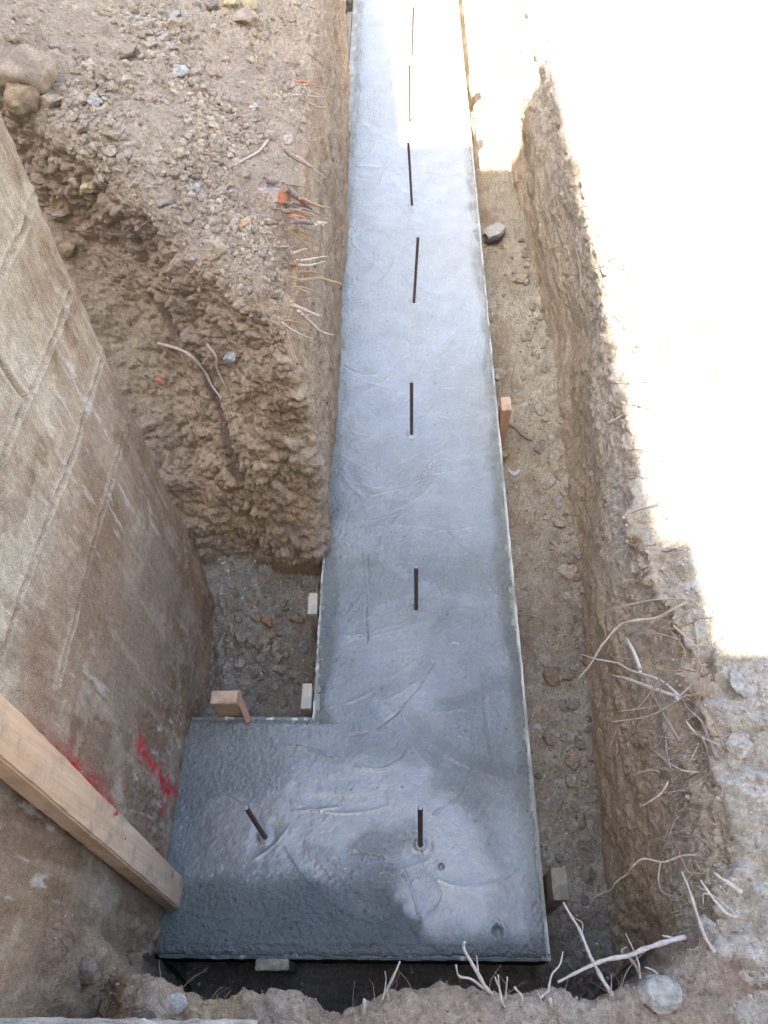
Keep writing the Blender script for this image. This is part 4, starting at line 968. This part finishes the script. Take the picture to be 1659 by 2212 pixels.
for k, (l, ra, m, lab) in enumerate(L):
    dz = .10 if l[-1][0] < 900 else .28
    ra *= 1.85 if ra > .002 else 1.5; z0 = 1.16 if l[0][1] < 1000 else 1.06
    pts = zpath(l, c5, z0, z0 - dz)
    rootobj(pts, [ra, ra * .95, ra * .7, ra * .45], m, lab, gL, seed=k)
rr2 = np.random.default_rng(77)
for k in range(34):
    v0 = rr2.uniform(40, 700); u0 = rr2.uniform(600, 655) + (20 if v0 < 300 else 0); ln = rr2.uniform(25, 85); sl = rr2.uniform(-.25, .7); z0 = 1.12 - .0 * v0
    l = [(u0 + ln * t, v0 + sl * ln * t + 6 * math.sin(3 * t + k)) for t in (0, .33, .66, 1)]
    ra = rr2.uniform(.0012, .0032)
    rootobj(zpath(l, lambda x, y: (x, y), z0, z0 - .12), [ra, ra, ra * .7, ra * .4], [M_ROOT, M_ROOTT, M_ROOTP][k % 3], 'slender dry root jutting out among the others along the left bank brow', 'slender roots along the left bank brow', seed=200 + k)
UP = [([(600, 150), (640, 148), (668, 140)], .003), ([(575, 140), (620, 158), (662, 166)], .002), ([(612, 178), (640, 170), (665, 168)], .0045), ([(618, 192), (660, 185), (710, 192)], .0022), ([(610, 200), (640, 202), (680, 200)], .003)]
LU = ['short upturned twig topping the upper root bundle', 'thin twig slanting into the upper root bundle', 'stout dark root in the middle of the upper bundle', 'long thin root pointing right from the upper bundle', 'lowest dark root of the upper bundle']
for k, (l, ra) in enumerate(UP): rootobj(zpath(l, lambda x, y: (x, y), 1.10, 1.03), [ra, ra * .9, ra * .5], M_ROOT, LU[k], gL, seed=40 + k)
rootobj(zpath([(640, 178), (655, 175), (682, 184)], lambda x, y: (x, y), 1.10, 1.08), [.0034, .003, .002], M_ROOTO, 'bright orange torn root in the upper bundle', gL)
ident = lambda x, y: (x, y)
def lay(l, lift=.006): return [surf_at(*q) + [0, 0, lift] for q in l]
rootobj(lay([(582, 302), (560, 328), (535, 345), (505, 362)]), [.0045, .004, .003, .002], M_ROOTP, 'pale stick lying on the brow of the spoil slope', None, 'branch', cat='branch')
rootobj(lay([(155, 502), (210, 513), (280, 510), (330, 480), (375, 440)], .012), [.0028, .0025, .0022, .0015], M_ROOT, 'long curved brown root lying across the lower spoil slope', None)
rootobj(lay([(440, 337), (470, 345), (500, 372)], .01), [.0025, .002, .0015], M_ROOTT, 'short bent root near the pale stick on the slope', None)
rootobj(lay([(520, 228), (560, 240), (600, 262), (640, 282)], .015), [.0014, .0013, .001], M_ROOTT, 'thin straw-like root across the upper brow', None)
c3 = lambda x, y: (x / 2, 737.3 + y / 2)
for l, ra, lab in [([(690, 0), (800, 50), (880, 120), (920, 180), (965, 238)], .0048, 'thick forked root lying down the niche face'), ([(900, 5), (935, 60), (945, 110), (985, 205)], .0044, 'short thick root right of the forked one in the niche'), ([(710, 15), (770, 60), (830, 108)], .0022, 'thin root left of the forked one in the niche'), ([(610, 180), (680, 250), (725, 300)], .0012, 'hair-thin root near the red-orange brick chip'), ([(830, 300), (860, 400), (910, 460)], .0022, 'drooping root in the middle of the niche face')]:
    rootobj([surf_at(*c3(*q)) + np.array([0, -.018, .01]) for q in l], [ra, ra, ra * .8, ra * .4], M_ROOTP if ra > .004 else M_ROOTT, lab, 'roots lying on the niche face')

c4 = lambda x, y: (1152 + x * .30556, 1198.2 + y * .30556)
gR = 'roots sticking out of the right bank rim'
R_L = [([(470, 415), (620, 370), (850, 320), (1070, 315)], .0022, 'uppermost long pale root reaching left from the right rim', M_ROOTP),
     ([(310, 885), (400, 780), (480, 650), (600, 510), (700, 470), (880, 445), (980, 390), (1120, 318)], .0042, 'longest root arching down over the right bank to the trench floor', M_ROOTP),
     ([(600, 540), (730, 490), (850, 495), (950, 530), (1100, 490), (1160, 460)], .0018, 'wavy thin root just under the long arching root', M_ROOTT),
     ([(335, 703), (430, 735), (600, 770), (680, 815), (900, 890), (1040, 1010)], .0034, 'whitish root crossing under the long arching root', M_PALEW),
     ([(655, 585), (710, 690), (760, 820)], .0052, 'straight snapped twig pointing up in the root tangle', M_ROOTP),
     ([(565, 855), (680, 885), (850, 950), (1020, 1010)], .0062, 'thickest frayed root in the middle of the tangle', M_ROOTP),
     ([(780, 870), (850, 1000), (930, 1150), (1040, 1330)], .0046, 'thick root running down out of the tangle', M_ROOT),
     ([(600, 1110), (780, 1085), (920, 1060), (1010, 1020), (1150, 880), (1190, 780)], .0024, 'pale root bending up through the tangle, second from below', M_ROOTP),
     ([(545, 1183), (760, 1155), (880, 1115), (1000, 1040)], .0024, 'lowest pale root pointing left from the tangle', M_ROOTP),
     ([(1030, 1010), (1110, 1080), (1180, 1160), (1230, 1280), (1300, 1450)], .0050, 'stout root following the rim downward from the tangle', M_ROOT),
     ([(1030, 1210), (1150, 1255), (1320, 1290)], .0022, 'thin root lying level below the tangle', M_ROOTT),
     ([(1150, 1240), (1250, 1310), (1340, 1400)], .0026, 'thin root slanting beside the stout rim root', M_ROOTT),
     ([(550, 740), (620, 735), (750, 755), (850, 800)], .0018, 'fine root above the thickest frayed root', M_ROOTT),
     ([(900, 770), (1000, 790), (1150, 830)], .0016, 'fine reddish root in the upper right of the tangle', M_ROOTT),
     ([(1000, 960), (1150, 880), (1260, 830)], .0020, 'fine root rising to the right out of the tangle', M_ROOTT),
     ([(930, 475), (980, 550), (1050, 640), (1080, 720)], .0018, 'fine root descending along the shaded rim', M_ROOTT),
     ([(600, 1210), (560, 1300), (540, 1390), (560, 1460)], .0012, 'hair-thin root curling down the brown bank face', M_ROOTT),
     ([(935, 1250), (940, 1380), (970, 1520)], .0026, 'grey root hanging down the bank below the tangle', M_ROOT),
     ([(1025, 1660), (1100, 1580), (1170, 1540)], .0022, 'short root over a dark crack in the right bank', M_ROOT)]
for k, (l, ra, lab, m) in enumerate(R_L):
    rev = l[::-1] if l[0][0] < l[-1][0] else l
    z1 = .60 - .00035 * (max(q[0] for q in rev) - min(q[0] for q in rev)) - .04
    pts = zpath(rev, c4, .68, z1 + .05)
    rootobj(pts, [ra, ra, ra * .8, ra * .45], m, lab, gR, seed=60 + k)
rr3 = np.random.default_rng(31)
for k in range(30):
    u0 = rr3.uniform(1420, 1560); v0 = rr3.uniform(1290, 1690); an = rr3.choice([2.9, 3.4, 2.2, 1.2]) + rr3.normal() * .25; ln = rr3.uniform(40, 120); cv = rr3.uniform(-.35, .35)
    l = [(u0 + ln * t * math.cos(an + cv * t), v0 + ln * t * math.sin(an + cv * t) + 5 * math.sin(4 * t + k)) for t in (0, .33, .66, 1)]
    ra = rr3.uniform(.0010, .0024)
    rootobj(zpath(l, ident, .69, .63), [ra, ra, ra * .7, ra * .4], [M_ROOTT, M_ROOTP, M_ROOT][k % 3], 'thin dry root in the tangle hanging over the right rim', 'thin roots tangled over the right rim', seed=300 + k)
for k in range(30):
    v0 = rr3.uniform(430, 1250); u0 = np.interp(v0, [200, 480, 700, 900, 1170, 1300], [1225, 1290, 1335, 1370, 1405, 1500]) + rr3.uniform(5, 60); ln = rr3.uniform(30, 80); sl = rr3.uniform(-.2, .6)
    l = [(u0 - ln * t, v0 + sl * ln * t + 5 * math.sin(3 * t + k)) for t in (0, .33, .66, 1)]
    ra = rr3.uniform(.0014, .0030)
    rootobj(zpath(l, ident, .68, .60), [ra, ra, ra * .7, ra * .4], [M_ROOTT, M_ROOTP, M_ROOT][k % 3], 'short dry root sticking out of the sunlit edge of the right rim', 'short roots along the sunlit right rim', seed=350 + k)
far_R = [([(1260, 380), (1278, 430), (1290, 470), (1300, 500)], .004, 'white bent root on the far right bank face'), ([(1290, 665), (1320, 610), (1345, 560), (1375, 540)], .004, 'pale thick root on the sunny edge of the far right rim'), ([(1378, 905), (1400, 890), (1425, 870)], .003, 'pale stub root on the middle right rim'), ([(1372, 972), (1400, 940), (1440, 918), (1470, 900)], .002, 'thin root leaning left over the middle right rim'), ([(1340, 1183), (1375, 1175), (1430, 1170)], .0034, 'whitish root jutting left at the shadow corner of the rim'), ([(1310, 915), (1340, 900), (1362, 885), (1385, 870)], .0045, 'frayed stubby root on the shaded right face'), ([(1230, 500), (1250, 560), (1255, 620)], .002, 'dark thin root on the far right face')]
for k, (l, ra, lab) in enumerate(far_R): rootobj(zpath(l[::-1], ident, .64, .52), [ra, ra * .9, ra * .5], M_ROOTP if k != 6 else M_ROOT, lab, gR, seed=90 + k)

c7 = lambda x, y: (1106 + x / 3, 1797.3 + y / 3)
gB = 'branches leaning over the near right corner'
BR_ = [([(690, 1200), (650, 1060), (600, 980), (545, 880), (500, 790), (440, 640), (380, 540), (330, 455)], .0062, M_PALEW, 'long pale branch crossing under the thicker one at the near right', .66, .62, [([(455, 660), (455, 590), (400, 555)], .0012)]),
     ([(1125, 678), (1000, 712), (860, 757), (760, 800), (620, 825), (520, 862), (400, 920), (295, 975)], .0068, M_PALEW, 'thickest pale branch lying level across the near right corner', .68, .66, [([(1060, 692), (1010, 680), (970, 670)], .0035)]),
     ([(830, 950), (820, 850), (780, 750), (735, 655)], .0026, M_PALEW, 'thin pale twig rising through the level branch', .64, .66, None),
     ([(860, 1035), (840, 960), (790, 850), (710, 780), (740, 745)], .0052, M_ROOT, 'grey forked branch under the level branch', .64, .62, [([(715, 790), (700, 770)], .003)]),
     ([(695, 1100), (710, 1000), (760, 880), (865, 770)], .0028, M_ROOT, 'dark curved twig behind the level branch', .60, .45, None),
     ([(1210, 150), (1100, 155), (980, 195), (850, 175), (770, 235), (750, 270), (680, 320), (640, 375), (600, 390), (525, 428)], .0034, M_ROOTP, 'long zigzag root crossing the brown bank to the trench floor', .60, .25, [([(965, 200), (950, 280), (965, 380), (1050, 420)], .0020)]),
     ([(1310, 775), (1250, 680), (1200, 540), (1150, 380), (1100, 260)], .0058, M_PALEW, 'straight whitish branch standing at the right rim', .64, .72, [([(1195, 460), (1150, 460)], .002)]),
     ([(1470, 560), (1380, 520), (1280, 400), (1220, 310)], .0058, M_ROOTP, 'weathered root right of the straight whitish branch', .66, .64, [([(1470, 558), (1330, 430), (1200, 350)], .0022), ([(1290, 410), (1240, 400), (1240, 470)], .002)]),
     ([(1490, 395), (1400, 330), (1310, 268)], .0070, M_ROOTP, 'thick soil-coloured root lying on the right rim', .66, .66, None),
     ([(140, 1140), (180, 1080), (235, 1030), (240, 1000), (260, 920), (310, 860), (330, 775)], .0034, M_PALEW, 'kinked pale twig rising left of the crossing branches', .72, .74, None),
     ([(280, 1170), (400, 1108)], .0034, M_ROOT, 'short grey stick pointing right beside the cut stub', .72, .70, None),
     ([(215, 1185), (200, 1120), (160, 1020)], .0018, M_PALEW, 'thin straight twig left of the cut stub', .72, .74, None),
     ([(1020, 1020), (960, 950), (920, 900), (860, 875)], .0036, M_ROOTP, 'short pale twig above the whitish boulder', .64, .64, [([(980, 980), (930, 935), (865, 945)], .0028)]),
     ([(615, 1160), (640, 1050), (645, 920)], .0022, M_ROOT, 'thin dark twig left of the long pale branch base', .68, .66, None),
     ([(770, 1215), (800, 1100), (830, 1000)], .0095, M_PALEW, 'broad split pale stick beside the whitish boulder', .66, .66, None),
     ([(245, 1260), (246, 1180), (247, 1085)], .0110, M_PALEW, 'cut whitish stub standing up from the near bank', .66, .74, None),
     ([(1160, 300), (1165, 380), (1175, 450)], .0020, M_ROOTT, 'fine rootlet behind the straight whitish branch', .60, .56, None),
     ([(1240, 270), (1180, 265), (1130, 240), (1060, 75)], .0022, M_ROOTT, 'fine forked root above the straight whitish branch', .62, .58, None)]
for k, (l, ra, m, lab, z0, z1, sd) in enumerate(BR_):
    side = None
    if sd: side = [(zpath(q, c7, (z0 + z1) / 2, (z0 + z1) / 2 - .01), [rr, rr * .8, rr * .4]) for q, rr in sd]
    ra *= .72
    rootobj(zpath(l, c7, z0, z1), [ra, ra, ra * .8, ra * .5], m, lab, gB, 'branch' if ra > .003 else 'root', 120 + k, 'branch' if ra > .003 else 'root', side)
c6 = lambda x, y: (507 + x / 2.25, 1981.6 + y / 2.25)
gN = 'twigs sprouting from the near bank rim'
NB_ = [([(700, 430), (735, 360), (770, 290), (803, 215)], .0032, 'pale twig with reddish base in the middle of the near rim', [([(720, 400), (735, 310), (730, 262)], .0014), ([(755, 425), (740, 350)], .0014)]),
       ([(1250, 372), (1220, 340), (1180, 270), (1115, 155), (1117, 120)], .0040, 'tallest pale twig with a bent tip on the near rim', [([(1185, 280), (1175, 185)], .0020)]),
       ([(1215, 350), (1150, 300), (1090, 285), (1075, 232)], .0026, 'hooked twig left of the tallest one', None),
       ([(1310, 455), (1290, 360), (1265, 290)], .0026, 'left twig of the upright pair', None), ([(1330, 460), (1295, 400), (1280, 280)], .0024, 'right twig of the upright pair', None),
       ([(1315, 395), (1325, 290)], .0020, 'lone short twig right of the upright pair', None), ([(1380, 440), (1395, 390), (1360, 340)], .0034, 'curled pale twig near the cut stub', None),
       ([(200, 510), (198, 430), (225, 405)], .0016, 'tiny hooked twig at the left part of the near rim', None), ([(335, 490), (338, 450), (320, 400)], .0012, 'hair-thin twig right of the tiny hooked twig', None),
       ([(625, 520), (630, 400)], .0055, 'short grey stub poking up from the near rim', None), ([(1050, 515), (1020, 440), (1008, 400)], .0018, 'thin brown twig left of the hooked twig', None)]
for k, (l, ra, lab, sd) in enumerate(NB_):
    side = [(zpath(q, c6, .77, .79), [rr, rr * .8, rr * .5]) for q, rr in sd] if sd else None
    rootobj(zpath(l, c6, .74, .80), [ra, ra * .9, ra * .6], M_PALEW, lab, gN, 'twig', 160 + k, 'twig', side)
rootobj(lay([(1055, 1195), (1080, 1195)], .01), [.001, .001], M_ROOTT, 'x', None) if False else None
rootobj(lay([(1112, 1332), (1135, 1330), (1165, 1340), (1200, 1362)], .008), [.0036, .003, .0025, .0015], M_ROOT, 'curved root lying on the trench floor near the form board', None)
rootobj(lay([(1120, 1370), (1145, 1400), (1165, 1430), (1180, 1440)], .006), [.0028, .0025, .0018], M_ROOT, 'second root on the trench floor, below the curved one', None)
rootobj(lay([(1206, 1280), (1180, 1300), (1160, 1325)], .006), [.002, .002, .0015], M_ROOTT, 'thin twig on the floor at the foot of the right bank', None)
rootobj(lay([(1085, 915), (1110, 925), (1132, 945), (1150, 955)], .012), [.008, .010, .009, .004], M_ROOT, 'thick dark root across the floor beside the orange stake', None)

# matted hair roots: too many to count
def hairs(name, V, w, n, lmin, lmax, dirs, mat, label, seed, rad=.0007):
    r = np.random.default_rng(seed); w = w / w.sum(); ks = r.choice(len(V), n, p=w); Vs, Fs = [], []; off = 0
    for k in ks:
        L_ = r.uniform(lmin, lmax); d_ = np.array(dirs) + r.normal(size=3) * .55; d_ /= np.linalg.norm(d_); p = V[k]; c = [p]
        for s in range(4):
            d_ = d_ + r.normal(size=3) * .25 + [0, 0, -.22]; d_ /= np.linalg.norm(d_); c.append(c[-1] + d_ * L_ / 4)
        a, b = tube(c, [rad, rad * .8, rad * .4], 3, k % 7, .0, 1, False); Vs.append(a); Fs += [[q + off for q in f] for f in b]; off += len(a)
    o = link(name, mesh_py(name, np.vstack(Vs), Fs, mat)); tag(o, label, 'roots', kind='stuff')
bro = ((lv < 900) & (leftV[:, 2] > .72) & (leftV[:, 2] < 1.13) & (leftV[:, 0] > -.42) & (lu > 560)) * 1.0
hairs('hair_roots', leftV, bro, 260, .03, .14, (1, -.2, -.3), M_ROOTT, 'fine hair roots matted along the left bank brow', 31)
rimr = ((rightV[:, 2] > .42) & (rightV[:, 2] < .62) & (rightV[:, 0] < .85) & (rv < 2100) & (rv > 60)) * (1 + 2.0 * (rightV[:, 1] < 1.5))
hairs('rim_hair_roots', rightV, rimr, 420, .03, .12, (-.8, -.1, .2), M_ROOTP, 'fine pale hair roots matted along the right rim', 32, .0009)
nearh = ((nearV[:, 2] > .6) & (nearV[:, 0] > -.7) & (nv_ > 2040) & (nv_ < 2215)) * 1.0
hairs('near_hair_roots', nearV, nearh, 70, .02, .07, (0, .6, .3), M_ROOTT, 'fine straw and hair roots on the near bank', 33, .0007)

# ------------------------------------------------------------------ the house whose shadow falls over the trench
def house():
    root = link('house', None); root.location = (-6, -5, .6)
    def bx(name, lo, hi, mat):
        o = rbox(name, lo, hi, mat, 9, .0, .01, 1); o.parent = root; o.location = Vector(o.location) - Vector(root.location); return o
    T1 = 8.0; x1 = X0 - .3125 * T1; y1 = Y0 - .5 * T1
    bx('wall', (x1 - 9, y1 - 10, .3), (x1 - .25, y1 - .25, T1 - .25), M_HOUSE)
    bx('roof', (x1 - 9.3, y1 - 10.3, T1 - .247), (x1, y1, T1), M_ROOF)
    T2 = 5.5; y2 = Y2 - .5 * T2
    bx('wing_wall', (x1 - .2, y2 - 7, .3), (7, y2 - .2, T2 - .2), M_HOUSE)
    bx('wing_roof', (x1 - .2, y2 - 7.3, T2 - .197), (7.3, y2, T2), M_ROOF)
    T3 = 6.6
    bx('shade_block', (x1 - .3, -5.0, .3), (1.035 - .3125 * T3, 1.45 - .5 * T3, T3), M_HOUSE)  # unseen block added only to step the shadow edge on the right ground
    for k in range(3):
        bx('window', (x1 - .252, y1 - 3.2 - 3 * k, 2.2), (x1 - .23, y1 - 2.0 - 3 * k, 3.7), M_GLASS)
    for k in range(3):
        bx('window', (-.5 + 2.4 * k, y2 - .202, 2.0), (.7 + 2.4 * k, y2 - .18, 3.4), M_GLASS)
    tag(root, 'two-storey rendered house behind the photographer shading the trench', 'house')
X0, Y0, Y2 = .95, 4.17, 1.12
house()

# ------------------------------------------------------------------ light
sv = Vector((-.100, -.160, .320)).normalized()
sd = bpy.data.lights.new('sun', 'SUN'); sd.energy = 5.0; sd.angle = math.radians(.5); sd.color = (1, .95, .88)
so = bpy.data.objects.new('sun', sd); COL.objects.link(so); so.rotation_euler = sv.to_track_quat('Z', 'Y').to_euler(); so.location = (-5, -8, 16)
wd = bpy.data.worlds.new('World'); SC.world = wd; wd.use_nodes = True; nt = wd.node_tree
bg = nt.nodes['Background']; sk = nt.nodes.new('ShaderNodeTexSky'); sk.sky_type = 'NISHITA'; sk.sun_disc = False
sk.sun_elevation = math.asin(sv.z); sk.sun_rotation = math.atan2(sv.x, sv.y) % (2 * math.pi)
sk.air_density = 1.0; sk.dust_density = 3.0; sk.ozone_density = .6
nt.links.new(sk.outputs[0], bg.inputs[0]); bg.inputs[1].default_value = .13
SC.view_settings.view_transform = 'Standard'; SC.view_settings.look = 'None'; SC.view_settings.gamma = 1
SC.view_settings.exposure = 2.45
SC.cycles.max_bounces = 6; SC.cycles.diffuse_bounces = 4
